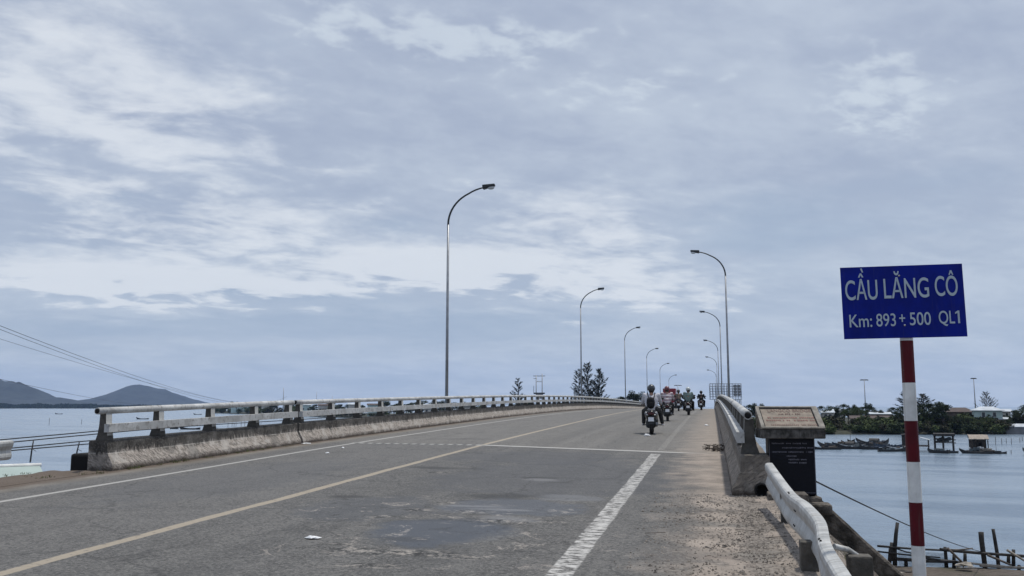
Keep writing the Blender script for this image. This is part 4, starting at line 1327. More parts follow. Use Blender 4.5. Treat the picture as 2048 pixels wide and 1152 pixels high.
def motorbike(label, loc, rz, panel, tail, group='motorbikes riding over the bridge'):
    r = thing('motorbike', label, 'motorbike', loc, rz, group)

    def wheel(y, rad_, wd, nm):
        b = MB(); tp = [(rad_ - .075, -wd * .8), (rad_ - .03, -wd), (rad_ - .008, -wd * .6), (rad_, 0), (rad_ - .008, wd * .6), (rad_ - .03, wd), (rad_ - .075, wd * .8)]
        b.lathe(tp, (0, y, rad_), 'X', 26)
        wo = b.build('tyre', M['rubber'], r); wo.name = nm
        b = MB(); b.lathe([(rad_ - .07, -wd * .7), (rad_ - .10, -wd * .6), (.05, -wd * .5), (.05, wd * .5), (rad_ - .10, wd * .6), (rad_ - .07, wd * .7)], (0, y, rad_), 'X', 20)
        b.build('rim', M['darksteel'], wo)
    wheel(-.62, .275, .066, 'rear_wheel'); wheel(.64, .275, .045, 'front_wheel')
    b = MB()
    secs = [(-.93, .07, .05, .73), (-.80, .175, .13, .69), (-.55, .22, .19, .63), (-.25, .21, .20, .60), (.0, .13, .12, .60), (.12, .10, .10, .52)]
    n_ = 14
    for y, hw, hh, zc in secs:
        for k in range(n_):
            a = 2 * math.pi * k / n_; b.v.append((hw * math.cos(a), y, zc + hh * math.sin(a)))
    for i in range(len(secs) - 1):
        for k in range(n_):
            a = i * n_ + k; c = i * n_ + (k + 1) % n_; b.face((a, c, c + n_, a + n_), 0, None, True)
    b.face(list(range(n_))[::-1]); b.face([(len(secs) - 1) * n_ + k for k in range(n_)])
    b.build('tail_body', panel, r)
    b = MB(); b.bbox((0, -.38, .775), (.27, .80, .085), .035); b.build('seat', M['black'], r)
    for s in (-1, 1):
        b = MB(); b.ball((s * .165, -.76, .70), (.055, .17, .085), rot=Matrix.Rotation(R(8), 3, 'X')); b.build('side_panel', tail, r)
    b = MB(); b.tube([(-.115, -.45, .80), (-.125, -.80, .83), (-.07, -.95, .84), (.07, -.95, .84), (.125, -.80, .83), (.115, -.45, .80)], .014, 8); b.build('grab_rail', tail, r)
    b = MB(); b.bbox((0, -.925, .70), (.22, .07, .075), .022); b.build('tail_light', M['redlens'], r)
    for s in (-1, 1):
        b = MB(); b.ball((s * .125, -.90, .665), (.045, .035, .022), seg=10); b.build('indicator', M['lens'], r)
    b = MB(); b.add([(-.08, -.86, .66), (.08, -.86, .66), (.075, -.99, .36), (-.075, -.99, .36), (-.08, -.84, .66), (.08, -.84, .66), (.075, -.97, .36), (-.075, -.97, .36)], [(0, 1, 2, 3), (4, 7, 6, 5), (0, 4, 5, 1), (2, 6, 7, 3), (0, 3, 7, 4), (1, 5, 6, 2)])
    b.build('rear_mudguard', M['black'], r)
    b = MB(); b.bbox((0, -.968, .515), (.19, .008, .14), .003, Matrix.Rotation(R(-12), 3, 'X')); b.build('number_plate', M['plate'], r)
    b = MB(); b.tube([(.14, -.05, .26), (.17, -.35, .27), (.185, -.62, .33), (.19, -.86, .38)], [.022, .03, .05, .045], 12); b.build('exhaust', M['greypanel'], r)
    b = MB(); b.bbox((-.02, -.42, .36), (.34, .50, .30), .08); b.build('engine_case', M['darksteel'], r)
    for s in (-1, 1):
        b = MB(); b.tube([(s * .14, -.55, .62), (s * .13, -.60, .30)], [.026, .03], 10); b.build('shock_absorber', M['darksteel'], r)
        b = MB(); b.tube([(s * .10, .02, .30), (s * .33, .02, .295)], .018, 8); b.bbox((s * .27, .10, .30), (.12, .26, .025), .01); b.build('footrest', M['black'], r)
    b = MB(); b.bbox((0, .12, .33), (.30, .46, .07), .03); b.build('footboard', M['black'], r)
    b = MB()
    b.add([(-.20, .33, .30), (.20, .33, .30), (.19, .43, .92), (-.19, .43, .92), (-.14, .46, .30), (.14, .46, .30), (.13, .54, .92), (-.13, .54, .92)], [(0, 1, 2, 3), (4, 7, 6, 5), (0, 4, 5, 1), (2, 6, 7, 3), (0, 3, 7, 4), (1, 5, 6, 2)])
    b.build('leg_shield', panel, r)
    b = MB(); b.bbox((0, .64, .575), (.12, .40, .05), .02); b.tube([(-.06, .64, .28), (-.06, .50, .80)], .022, 8); b.tube([(.06, .64, .28), (.06, .50, .80)], .022, 8); b.build('front_fork', M['darksteel'], r)
    b = MB(); b.bbox((0, .47, .99), (.24, .20, .14), .05); b.tube([(-.36, .34, 1.0), (-.2, .42, 1.02), (.2, .42, 1.02), (.36, .34, 1.0)], .014, 8)
    for s in (-1, 1): b.tube([(s * .25, .36, 1.005), (s * .37, .325, .998)], .02, 8)
    b.build('handlebar', M['black'], r)
    for s in (-1, 1):
        b = MB(); b.tube([(s * .24, .40, 1.02), (s * .33, .38, 1.17)], .007, 6); b.ball((s * .36, .38, 1.20), (.062, .02, .042), seg=12); b.build('mirror', M['black'], r)
    return r


cloth = {k: simple(k + ' cloth', c, .9, v, 7, bump=.01, bscale=9) for k, c, v in (
    ('pale grey', (.50, .50, .54), .12), ('charcoal', (.022, .022, .024), .3), ('olive', (.13, .105, .085), .25), ('sea green', (.15, .20, .19), .2), ('black', (.010, .010, .013), .3), ('dark blue', (.02, .024, .034), .3))}


def stripes():
    m, t = newmat('pink and white striped cloth')
    ob = t.node('ShaderNodeTexCoord').outputs['Object']
    x, y, z = t.sep(ob)
    s = t.ramp(t.math('SINE', t.math('MULTIPLY', z, 42.0)), -.25, .25)
    n = t.noise(ob, 5, 3)
    t.out(t.mix(s, (.30, .22, .25), t.mix(n, (.46, .42, .44), (.60, .56, .57))), .9)
    return m


hel = {k: simple(k + ' helmet', c, .28, .12, 7) for k, c in (('grey', (.05, .055, .06)), ('rose', (.15, .05, .06)), ('pale', (.50, .53, .52)), ('black', (.014, .014, .017)), ('olive', (.05, .05, .05)))}


def on_road(X, Y): return (X, Y, crown_z(X, Y))


def slope_pitch(o, Y):
    o.rotation_euler.x = math.atan((zr(Y + .5) - zr(Y - .5)))


bikes = []
def ride(X, Y, rz, blabel, panel, tail, **k):
    o = motorbike(blabel, on_road(X, Y + .56), rz, panel, tail); o.scale = (.91,) * 3; slope_pitch(o, Y)
    k['label'] = k.pop('plabel')
    p = rider(loc=on_road(X, Y + .56), rz=rz, scale=.91, **k); slope_pitch(p, Y)
    return o, p


o1, p1_ = ride(-1.88, 28.7, R(2), 'black motorbike with grey tail, last of the group and largest looking', M['blackgloss'], M['greypanel'],
    plabel='person in pale grey jacket and dark grey helmet carrying a black backpack', shirt=cloth['pale grey'], trousers=cloth['charcoal'], helmet=hel['grey'], shoes=M['shoe'], wide=1.22, elbows=.31, feet=.29, foot_out=.06)
ride(-1.98, 41.0, R(3), 'black motorbike under the rider in striped pink, second of the group', M['blackgloss'], M['black'],
     plabel='person in pink and white striped shirt and rose helmet on the second motorbike', shirt=stripes(), trousers=cloth['charcoal'], helmet=hel['rose'], shoes=M['black'], wide=1.2, elbows=.30)
o3, p3 = ride(-1.32, 52.3, R(-1), 'black motorbike carrying two people beside the edge line', M['blackgloss'], M['black'],
     plabel='dark clad driver in front of the passenger in sea green', shirt=cloth['black'], trousers=cloth['charcoal'], helmet=hel['black'], shoes=M['black'], elbows=.36, back=.05)
pp = rider('passenger in sea green jacket and pale helmet on the motorbike with two people', on_road(-1.32, 52.86), R(-1), cloth['sea green'], cloth['charcoal'], hel['pale'], M['black'], back=-.32, wide=1.18, lean=.02, feet=.28, hands_on_bars=False, scale=.93); slope_pitch(pp, 52.3)
ride(-2.38, 66.5, R(1), 'small looking dark motorbike between the striped and the sea green riders', M['blackgloss'], M['black'],
     plabel='person in olive brown shirt and dark helmet beyond the sea green passenger', shirt=cloth['olive'], trousers=cloth['dark blue'], helmet=hel['olive'], shoes=M['black'], wide=1.05)
ride(-.86, 73.5, R(-2), 'dark motorbike farthest along the group, close to the parapet', M['blackgloss'], M['black'],
     plabel='person all in black with black helmet, riding closest to the parapet', shirt=cloth['black'], trousers=cloth['black'], helmet=hel['black'], shoes=M['black'], wide=1.1, elbows=.30)
# backpack on the last rider
bp = thing('backpack', 'black rounded backpack on the back of the rider in pale grey', 'backpack', on_road(-1.88, 29.26), R(2), scale=.91); slope_pitch(bp, 28.7)
b = MB(); bm = bmesh.new(); bmesh.ops.create_cube(bm, size=1); bmesh.ops.subdivide_edges(bm, edges=bm.edges[:], cuts=3, use_grid_fill=True)
for v in bm.verts:
    q = v.co * 2; q = q.normalized().lerp(q, .25); v.co = Vector((q.x * .145, q.y * .09, q.z * .20))
b.bm(bm, (-.02, -.36, 1.06), None, 0, True); b.build('bag', cloth['black'], bp)
for s in (-1, 1):
    b = MB(); b.tube([(s * .09, -.33, 1.20), (s * .12, -.22, 1.40), (s * .125, -.06, 1.40), (s * .14, .05, 1.20), (s * .14, -.04, 1.02), (s * .10, -.30, 1.0)], .017, 6); b.build('strap', cloth['black'], bp)
b = MB(); b.bbox((-.02, -.452, 1.0), (.16, .04, .14), .018); b.build('pocket', cloth['black'], bp)
# luggage beside the second rider
bg_ = MB(); bg_.bbox((0, 0, 0), (.24, .34, .36), .06)
sb = bg_.build('shopping_bag', cloth['dark blue']); sb.location = (-2.42, 41.75, crown_z(-2.4, 41.7) + .98); tag(sb, 'dark bag hanging at the side of the striped rider', 'bag')

# red lorry coming over the crest
lr = thing('lorry', 'red box lorry coming towards the riders just over the crest', 'lorry', on_road(-6.85, 150), 0)
b = MB(); b.bbox((0, 3.6, 2.05), (2.0, 5.2, 2.55), .05); b.build('cargo_box', M['redpaint'], lr)
b = MB(); b.bbox((0, .25, 1.45), (2.15, 1.5, 1.9), .12); cab = b.build('cab', M['redpaint'], lr)
b = MB(); b.bbox((0, -.515, 1.85), (1.9, .03, .75), .01); b.build('windscreen', M['glass'], cab)
b = MB(); b.bbox((0, -.56, .62), (2.2, .16, .28), .04); b.build('bumper', M['white'], lr)
for s in (-1, 1):
    b = MB(); b.lathe([(0, -.05), (.12, -.04), (.13, .02)], (s * .82, -.51, .95), 'Y', 14); b.build('headlight', M['lens'], lr)
    b = MB(); b.bbox((s * 1.2, -.3, 1.75), (.14, .08, .4), .03); b.build('mirror', M['black'], lr)
    for y in (.2, 4.9):
        b = MB(); b.lathe([(.2, -.13), (.44, -.13), (.47, -.08), (.47, .08), (.44, .13), (.2, .13)], (s * .95, y, .47), 'X', 20); b.build('wheel', M['rubber'], lr)
b = MB(); b.bbox((0, 2.6, .72), (.9, 6.4, .22), .03); b.build('chassis', M['darksteel'], lr)

# ------------------------------------------------------------------ billboard frame, masts, poles
D = 330
bb = thing('billboard_frame', 'empty lattice billboard frame standing beyond the crest', 'billboard', cf(lat(1449, D), D, -3.4), YAW)
wm = 62 / F * D; zt = EYE + (HOR - 768) / F * D + 3.4; zb = EYE + (HOR - 799) / F * D + 3.4
b = MB()
nc, nr = 11, 6
for k in range(nc + 1):
    x = -wm / 2 + wm * k / nc; b.tube([(x, 0, zb), (x, 0, zt)], .075, 4)
for k in range(nr + 1):
    z = zb + (zt - zb) * k / nr; b.tube([(-wm / 2, 0, z), (wm / 2, 0, z)], .075, 4)
    b.tube([(-wm / 2, 1.4, z), (wm / 2, 1.4, z)], .05, 4)
for k in range(nc + 1):
    x = -wm / 2 + wm * k / nc; b.tube([(x, 0, zb), (x, 1.4, zt)], .045, 4); b.tube([(x, 1.4, zb), (x, 1.4, zt)], .05, 4)
b.build('lattice', M['darksteel'], bb)
b = MB()
for i in range(2):
    for j in range(4): b.bbox((wm / 2 - .9 - i * 1.35, -.12, zb + (zt - zb) * (.3 + .18 * j)), (1.25, .05, (zt - zb) * .165), .01)
b.build('remaining_panel', M['greypanel'], bb)
for x in (-wm * .36, -wm * .18, wm * .30, wm * .42):
    b = MB(); b.tube([(x, .2, -.3), (x, .2, zb)], .16, 6); b.tube([(x + .9, 1.2, -.3), (x + .9, 1.2, zb)], .12, 6)
    z = 0
    while z < zb - 1:
        b.tube([(x, .2, z), (x + .9, 1.2, z + 1.2)], .05, 4); z += 1.2
    b.build('leg', M['darksteel'], bb)


def mast(label, x, ytop, D, name='floodlight_mast', arm=1.1, r=.22, ground=-3.6, heads=True, group=None):
    p = cf(lat(x, D), D, ground); top = EYE + (HOR - ytop) / F * D - ground
    m_ = thing(name, label, 'mast' if heads else 'pole', p, YAW, group)
    b = MB(); b.tube([(0, 0, -.5), (0, 0, top)], [r, r * .5], 8); b.build('pole', M['galv'], m_)
    if heads:
        b = MB(); b.tube([(-arm, 0, top), (arm, 0, top)], .10, 6)
        for s in (-1, -.4, .4, 1): b.bbox((s * arm, 0, top - .15), (.5, .4, .22), .04)
        b.build('lamp_bar', M['darksteel'], m_)
    return m_


mast('tall floodlight mast above the low dark roofs, between monument and sign pole', 1725, 760, 300)
mast('tall floodlight mast rising behind the mint coloured house', 1943, 757, 290, arm=.7)
mast('small floodlight mast far beyond the crest, over the motorbikes', 1354, 771, 380, arm=1.3)
mast('tallest thin utility pole over the parapet gap', 570, 776, 560, 'utility_pole', heads=False, r=.3)
mast('thin utility pole second from the parapet gap', 636, 784, 600, 'utility_pole', heads=False, r=.22)
mast('shortest thin utility pole over the long parapet', 667, 792, 560, 'utility_pole', heads=False, r=.22)

D = 320
hp = thing('transformer_pole', 'twin pole transformer frame over the long parapet, beside the small casuarina', 'utility pole', cf(lat(1078, D), D, -3.4), YAW)
zt = EYE + (HOR - 751) / F * D + 3.4; zp = EYE + (HOR - 787) / F * D + 3.4
for s in (-1, 1):
    b = MB(); b.tube([(s * 1.05, 0, -.5), (s * 1.05, 0, zt + (.5 if s > 0 else 0))], [.2, .14], 8); b.build('pole', M['galv'], hp)
b = MB(); b.box((0, 0, zt - .3), (4.1, .16, .2)); b.box((-1.4, 0, zt - 1.2), (1.2, .12, .14)); b.box((0, 0, zt - 2.3), (2.0, .10, .12)); b.build('crossarm', M['darksteel'], hp)
b = MB(); b.bbox((0, 0, zp), (3.9, 1.6, .5), .05); b.build('platform', M['darksteel'], hp)
b = MB(); b.bbox((.2, 0, zp - 1.1), (2.2, 1.2, 1.6), .1); b.build('transformer', M['greywall'], hp)
b = MB(); b.tube([(-1.9, 0, zp), (-1.9, 0, zp + 2.6)], .07, 6); b.build('riser', M['darksteel'], hp)
for k in range(3):
    b = MB(); b.lathe([(.05, 0), (.12, .08), (.05, .16), (.12, .24), (.04, .34)], (-.6 + k * .6, 0, zt - 2.24), n=8); b.build('insulator', M['white'], hp)


# overhead wires from beyond the frame to the poles over the parapet gap
def wire(label, pts, r=.02, group='overhead wires sagging to the far poles'):
    b = MB(); b.tube(pts, r, 5, cap=False); o = b.build('overhead_wire', M['cable']); return tag(o, label, 'wire', group)


def sag(a, b_, s, n=28):
    a, b_ = Vector(a), Vector(b_); return [a.lerp(b_, k / n) - Vector((0, 0, 4 * s * (k / n) * (1 - k / n))) for k in range(n + 1)]


wire('topmost of the two close overhead wires crossing the sky over the hills', sag(spot(-260, 548, 70), spot(575, 792, 560), 7.0), .03)
wire('lower of the two close overhead wires crossing the sky over the hills', sag(spot(-260, 556, 70), spot(575, 792.5, 560), 7.4), .026)
wire('single overhead wire well below the close pair', sag(spot(-260, 595, 75), spot(640, 799, 600), 7.0), .02)
wire('lowest overhead wire, running down across the round hill', sag(spot(-200, 713, 110), spot(330, 811, 600), 2.0), .035)
for k, (dz0, dx_) in enumerate(((.60, -12.35), (.52, -12.30), (.385, -12.35), (.345, -12.3))):
    pts = [(dx_, Y, zr(Y) + dz0 + .03 * math.sin(Y * .37 + k)) for Y in fr(-10, 60, 2)]
    b = MB(); b.tube(pts, .011, 5, cap=False); o = b.build('cable', M['cable'])
    tag(o, ('topmost', 'second', 'third', 'lowest')[k] + ' of the thin cables strung along the outside of the parapet, seen before its end', 'cable', 'thin cables along the parapet')

# ------------------------------------------------------------------ vegetation
def leaves(b, c, r, n, size, rn, m=0):
    for i in range(n):
        v = Vector((rn.gauss(0, 1), rn.gauss(0, 1), rn.gauss(0, 1))).normalized() * (rn.random() ** .45)
        p = Vector(c) + Vector((v.x * r[0], v.y * r[1], v.z * r[2]))
        e1 = Vector((rn.uniform(-1, 1), rn.uniform(-1, 1), rn.uniform(-1, 1))).normalized()
        e2 = e1.cross(Vector((rn.uniform(-1, 1), rn.uniform(-1, 1), rn.uniform(-1, 1)))).normalized()
        s = size * rn.uniform(.5, 1.3)
        b.add([p - e1 * s, p + e2 * s * .5, p + e1 * s, p - e2 * s * .5], [(0, 1, 2, 3)], m)


def broad_tree(seed, h, rw, leafmat, nm='tree'):
    """returns (crown mesh, trunk mesh) about h tall"""
    rn = random.Random(seed); tk = MB(); cr = MB()
    tk.tube([(0, 0, -.4), (rn.uniform(-.15, .15), 0, h * .25), (rn.uniform(-.3, .3), .1, h * .55)], [h * .035, h * .028, h * .015], 7)
    ncl = 15
    for k in range(ncl):
        a = rn.uniform(0, 6.28); rr = rw * math.sqrt(rn.random()) * .85; z = h * rn.uniform(.32, .92)
        rr *= 1.0 - .6 * max(0, z / h - .6)
        c = Vector((rr * math.cos(a), rr * math.sin(a), z))
        tk.tube([(0, 0, h * rn.uniform(.2, .5)), tuple(c * .6 + Vector((0, 0, h * .12))), tuple(c)], [h * .012, h * .008, h * .003], 5)
        q = rn.uniform(.22, .40) * rw
        leaves(cr, c, (q * 1.15, q * 1.15, q * .8), 150, h * .028, rn)
    return cr.mesh('crown', leafmat), tk.mesh('trunk', M['bark'])


def casuarina(seed, h, rw, tops=1, gap=.0):
    """conical she-oak: thin up-swept limbs carrying long fine drooping sprays"""
    rn = random.Random(seed); tk = MB(); cr = MB()
    for q in range(tops):
        ox = (q - (tops - 1) / 2) * rw * .75; hh = h * (1 - .10 * q)
        tk.tube([(0, 0, -.4), (ox * .5, 0, hh * .3), (ox, 0, hh * .7), (ox * 1.05, 0, hh)], [h * .016, h * .012, h * .007, h * .002], 6)
        z = hh * .14
        while z < hh * .97:
            u0 = z / hh
            for k in range(4):
                if rn.random() < gap: continue
                a = rn.uniform(0, 6.28); L_b = rw * (1.04 - u0) ** .85 * rn.uniform(.5, 1.15) + .02 * h
                st = Vector((ox * min(1, u0 / .7), 0, z)); dr_ = Vector((math.cos(a), math.sin(a), rn.uniform(.35, .9))).normalized()
                en = st + dr_ * L_b + Vector((0, 0, .12 * L_b))
                mid_ = st.lerp(en, .55) - Vector((0, 0, L_b * .06))
                tk.tube([st, mid_, en], [h * .0035, h * .0022, h * .0008], 4)
                for s in range(int(16 + 11 * L_b)):
                    u = rn.uniform(.25, 1.0); p = st.lerp(mid_, u / .55) if u < .55 else mid_.lerp(en, (u - .55) / .45)
                    p = p + Vector((rn.gauss(0, .07), rn.gauss(0, .07), rn.gauss(0, .05))) * (h / 16)
                    e = (dr_ * .9 + Vector((rn.uniform(-.5, .5), rn.uniform(-.5, .5), rn.uniform(-.5, .6)))).normalized() * rn.uniform(.35, .85) * (h / 16)
                    wv = e.cross(Vector((rn.uniform(-1, 1), rn.uniform(-1, 1), rn.uniform(-1, 1)))).normalized() * .055 * (h / 16)
                    cr.add([p, p + e * .5 + wv, p + e, p + e * .5 - wv], [(0, 1, 2, 3)])
            z += hh * .034
    return cr.mesh('crown', M['needle']), tk.mesh('trunk', M['bark'])


def bush_mesh(seed, leafmat):
    rn = random.Random(seed); cr = MB()
    for k in range(9):
        a = rn.uniform(0, 6.28); rr = rn.random() * .9
        leaves(cr, (rr * math.cos(a), rr * math.sin(a), rn.uniform(.3, 1.25)), (.55, .55, .45), 70, .17, rn)
    return cr.mesh('foliage', leafmat)


def plant(name, label, cat, meshes, loc, rz, scale, group):
    o = thing(name, label, cat, loc, rz, group, scale)
    for me in meshes: link(me.name.split('.')[0], me, o)
    return o


CAS = [casuarina(31, 16, 4.2), casuarina(32, 16, 4.6, 2, .05), casuarina(33, 15, 4.6, 1, .35), casuarina(34, 9, 5.0, 1, .25)]
TR = [broad_tree(41, 8, 3.6, M['leaf']), broad_tree(42, 7, 3.9, M['leaf2']), broad_tree(43, 9, 3.2, M['leaf'])]
BU = [bush_mesh(51, M['leaf2']), bush_mesh(52, M['leaf']), bush_mesh(53, M['leaf3']), bush_mesh(54, M['leaf2'])]
rn = random.Random(77)

D = 300
plant('casuarina_tree', 'small lone casuarina showing over the long parapet, beside the transformer poles', 'tree', CAS[2], cf(lat(1036, D), D, -3.3), 1.0, (EYE + (HOR - 757) / F * D + 3.3) / 15, 'casuarinas over the long parapet')
plant('casuarina_tree', 'dense double topped casuarina behind the second street lamp', 'tree', CAS[1], cf(lat(1186, D), D, -3.3), .1, (EYE + (HOR - 727) / F * D + 3.3) / 16, 'casuarinas over the long parapet')
plant('casuarina_tree', 'sparse leaning casuarina just before the dense double topped one', 'tree', CAS[2], cf(lat(1160, D), D + 6, -3.3), 2.0, (1.15, 1.15, (EYE + (HOR - 737) / F * D + 3.3) / 15), 'casuarinas over the long parapet')
for x, yt in ((1216, 783), (1238, 790), (1258, 787), (1272, 784)):
    Dd = 330; h = EYE + (HOR - yt) / F * Dd + 3.3
    plant('broadleaf_tree', 'low dark tree over the long parapet between the casuarinas and the first rider', 'tree', TR[rn.randrange(3)], cf(lat(x, Dd), Dd, -3.3), rn.uniform(0, 6), h / 8.5, 'low trees beyond the long parapet')
# land across the water behind the long parapet: trees and houses
lx = 440
while lx < 1200:
    x = lx + rn.uniform(-6, 6); D0 = shore_d(x); Dd = D0 + rn.uniform(15, 60); yt = rn.uniform(803, 809)
    if x > 700: yt = rn.uniform(802, 812)
    h = EYE + (HOR - yt) / F * Dd + 3.3
    plant('broadleaf_tree', 'dark tree in the village seen through the rails of the long parapet', 'tree', TR[rn.randrange(3)], cf(lat(x, Dd), Dd, -3.4), rn.uniform(0, 6), (h / 8.2 * 1.5, h / 8.2 * 1.5, h / 8.2), 'trees of the village across the water')
    lx += rn.uniform(10, 17)
for i in range(46):
    x = 436 + i * 16 + rn.uniform(-5, 5); Dd = shore_d(x) + rn.uniform(2, 10); s = rn.uniform(1.2, 2.3) * Dd / 450
    plant('bush', 'low bush on the village shore seen through the rails of the long parapet', 'bush', [BU[rn.randrange(4)]], cf(lat(x, Dd), Dd, -4.2), rn.uniform(0, 6), (s * 1.4, s * 1.4, s), 'bushes on the village shore')


# the opposite bank: trees by kind
def bank_tree(x, ytop, dD, proto, hproto, label, name='broadleaf_tree', wide=1.0, group='trees on the opposite bank'):
    Dd = 211 + dD; h = EYE + (HOR - ytop + 5) / F * Dd + 3.4; s = h / hproto
    plant(name, label, 'tree', proto, cf(lat(x, Dd), Dd, -3.4), rn.uniform(0, 6), (s * wide, s * wide, s), group)


bank_tree(1824, 786, 14, CAS[1], 16, 'tall dark spiky tree right behind the striped sign pole', 'casuarina_tree', 2.0)
bank_tree(1795, 815, 10, TR[0], 8.4, 'dark rounded tree just before the striped sign pole', wide=1.1)
bank_tree(1846, 810, 8, TR[0], 8.2, 'broad dark tree just past the striped sign pole', wide=1.35)
bank_tree(1868, 812, 9, TR[2], 9.2, 'dark tree between the sign pole and the tiled house', wide=1.4)
bank_tree(1892, 835, 5, TR[0], 8.2, 'low dark tree before the tiled house', wide=1.5)
bank_tree(1966, 786, 26, CAS[3], 9.5, 'spreading thin topped casuarina behind the mint house', 'casuarina_tree', 1.0)
bank_tree(1968, 835, 3, TR[1], 7.4, 'green tree in front of the mint house corner', wide=1.1)
bank_tree(2042, 812, 10, TR[0], 8.2, 'large dark tree at the far end of the bank past the mint house', wide=1.5)
bank_tree(2024, 826, 14, TR[2], 9.2, 'dark tree behind the low annexe of the mint house', wide=1.3)
bank_tree(2075, 806, 16, TR[2], 9.2, 'tallest dark tree past the mint house, at the end of the bank', wide=1.4)
for x, yt, k, lab in ((1906, 836, 0, 'low dark tree directly below the tiled house'), (1926, 838, 2, 'low dark tree between the tiled house and the mint house'), (1946, 842, 1, 'low green tree before the mint house wall'), (2008, 842, 0, 'low dark tree before the annexe windows'), (1992, 846, 2, 'low dark tree between the mint house and its annexe'), (1878, 806, 2, 'tall dark tree between the sign pole and the tiled house, the highest there')):
    bank_tree(x, yt, 2.5 if k != 2 else 4, TR[k], (8.3, 7.3, 9.3)[k], lab, wide=1.4)
for x, yt, k in ((1495, 812, 0), (1508, 809, 2), (1640, 815, 0), (1656, 813, 1), (1668, 818, 2), (1682, 811, 0), (1699, 812, 2), (1708, 815, 1), (1716, 817, 0), (1732, 809, 2), (1741, 817, 0), (1752, 823, 2), (1776, 818, 0), (1660, 820, 0), (1690, 818, 1)):
    bank_tree(x, yt, rn.uniform(45, 80), TR[k], (8.3, 7.3, 9.3)[k], 'small dark tree of the row on the skyline over the low roofs', wide=rn.uniform(.8, 1.1), group='skyline trees over the low roofs')
for i in range(210):
    x = rn.uniform(1480, 2110); dD = rn.uniform(.2, 8) if i < 115 else rn.uniform(6, 34); Dd = 211 + dD
    if 2000 < x and dD < 12: continue
    s = rn.uniform(.8, 1.35) if dD < 7 else rn.uniform(1.0, 1.8)
    if x > 1780: s *= 1.25
    k = rn.choice((0, 0, 1, 2, 3)) if x < 1780 else rn.choice((1, 1, 0, 2))
    plant('bush', 'green bush of the scrub covering the opposite bank', 'bush', [BU[k]], cf(lat(x, Dd), Dd, -4.75 + min(1, dD / 10) * 1.2), rn.uniform(0, 6), (s * 1.35, s * 1.35, s), 'scrub bushes on the opposite bank')


# ------------------------------------------------------------------ houses
def roofed(b, w_, d_, z0, z1, over=.4, m=0, hip=0.0):
    a, c = w_ / 2 + over, d_ / 2 + over
    r = a - hip if hip else a
    pts = [(-a, -c, z0), (a, -c, z0), (a, c, z0), (-a, c, z0), (-r, 0, z1), (r, 0, z1)]
    b.add(pts, [(0, 1, 5, 4), (2, 3, 4, 5), (1, 2, 5), (3, 0, 4)], m)
    b.add([(p[0], p[1], p[2] - .12) for p in pts[:4]], [(0, 3, 2, 1)], m)
    for i in range(4):
        p, q = pts[i], pts[(i + 1) % 4]; b.add([p, q, (q[0], q[1], q[2] - .12), (p[0], p[1], p[2] - .12)], [(0, 3, 2, 1)], m)


def house(label, x0, x1, yroof, yeave, D, ground, wall, roof, hip=0.0, wins=(), depth=6, name='house', door=None, rz=0.0):
    xm = (x0 + x1) / 2; wm = (x1 - x0) / F * D
    h = thing(name, label, 'house', cf(lat(xm, D) * (1 + depth / 2 / D), D + depth / 2, ground), YAW + rz - math.atan((xm - 1024) / F) * .8)
    ze = EYE + (HOR - yeave) / F * D - ground; zt_ = EYE + (HOR - yroof) / F * D - ground
    b = MB(); b.box((0, 0, ze / 2 - .3), (wm, depth, ze + .6)); wl = b.build('wall', wall, h)
    b = MB(); roofed(b, wm, depth, ze + .06, max(zt_, ze + .3), .45, hip=hip); b.build('roof', roof, h)
    for (u, v, ww, hh) in wins:
        b = MB(); b.box((-wm / 2 + u * wm, -depth / 2 - .02, v * ze), (ww, .06, hh)); wi = b.build('window', M['window'], h)
        b = MB()
        for sx2, sz2, cx2, cz2 in ((ww + .16, .08, 0, hh / 2 + .04), (ww + .16, .08, 0, -hh / 2 - .04), (.08, hh, -ww / 2 - .04, 0), (.08, hh, ww / 2 + .04, 0)):
            b.box((-wm / 2 + u * wm + cx2, -depth / 2 - .04, v * ze + cz2), (sx2, .08, sz2))
        b.build('frame', M['white'], wi)
    if door:
        b = MB(); b.box((-wm / 2 + door * wm, -depth / 2 - .02, .95), (.9, .06, 1.9)); b.build('door', M['window'], h)
    return h


house('two storey mint house with white roof on the opposite bank', 1940, 1990, 813, 821, 228, -3.3, M['mint'], M['tin'], 2.2, ((.33, .72, .7, 1.2), (.72, .74, .7, 1.1), (.3, .25, .8, 1.1)), door=.7)
house('pale wing with two windows behind the mint house', 1985, 2008, 818, 823, 236, -3.3, M['cream'], M['tin'], 0, ((.3, .75, .5, .9), (.7, .75, .5, .9)))
house('grey single storey annexe with thin white roof beside the mint house', 1984, 2020, 834, 838, 226, -3.3, M['greywall'], M['tin'], 0, ((.66, .45, .5, .8), (.78, .45, .4, .8)))
house('dark tiled low house between the sign pole and the mint house', 1886, 1934, 815, 824, 240, -3.3, M['brickwall'], M['darkroof'], 2.0, ((.25, .5, .9, .8), (.55, .5, .7, .8)))
house('long dark shed roof among the scrub before the sign pole', 1697, 1775, 831, 837, 250, -3.3, M['brickwall'], M['darkroof'], 0)
house('second long dark roof behind the scrub shed', 1735, 1770, 824, 828, 262, -3.3, M['brickwall'], M['tin'], 0)
house('small pale house on the skyline just past the monument', 1638, 1659, 821, 825, 270, -3.3, M['cream'], M['tin'], 0, ((.3, .7, .8, .8), (.7, .7, .8, .8)))
house('small pale house between the skyline trees past the monument', 1662, 1682, 818, 822, 280, -3.3, M['cream'], M['tin'], 0, ((.5, .7, .8, .8),))
house('grey shore shed with flat pale roof at the end of the bank', 2003, 2062, 847, 853, 212, -4.6, M['greywall'], M['tin'], 0, ((.75, .6, 1.2, .7),), depth=4, name='shed')
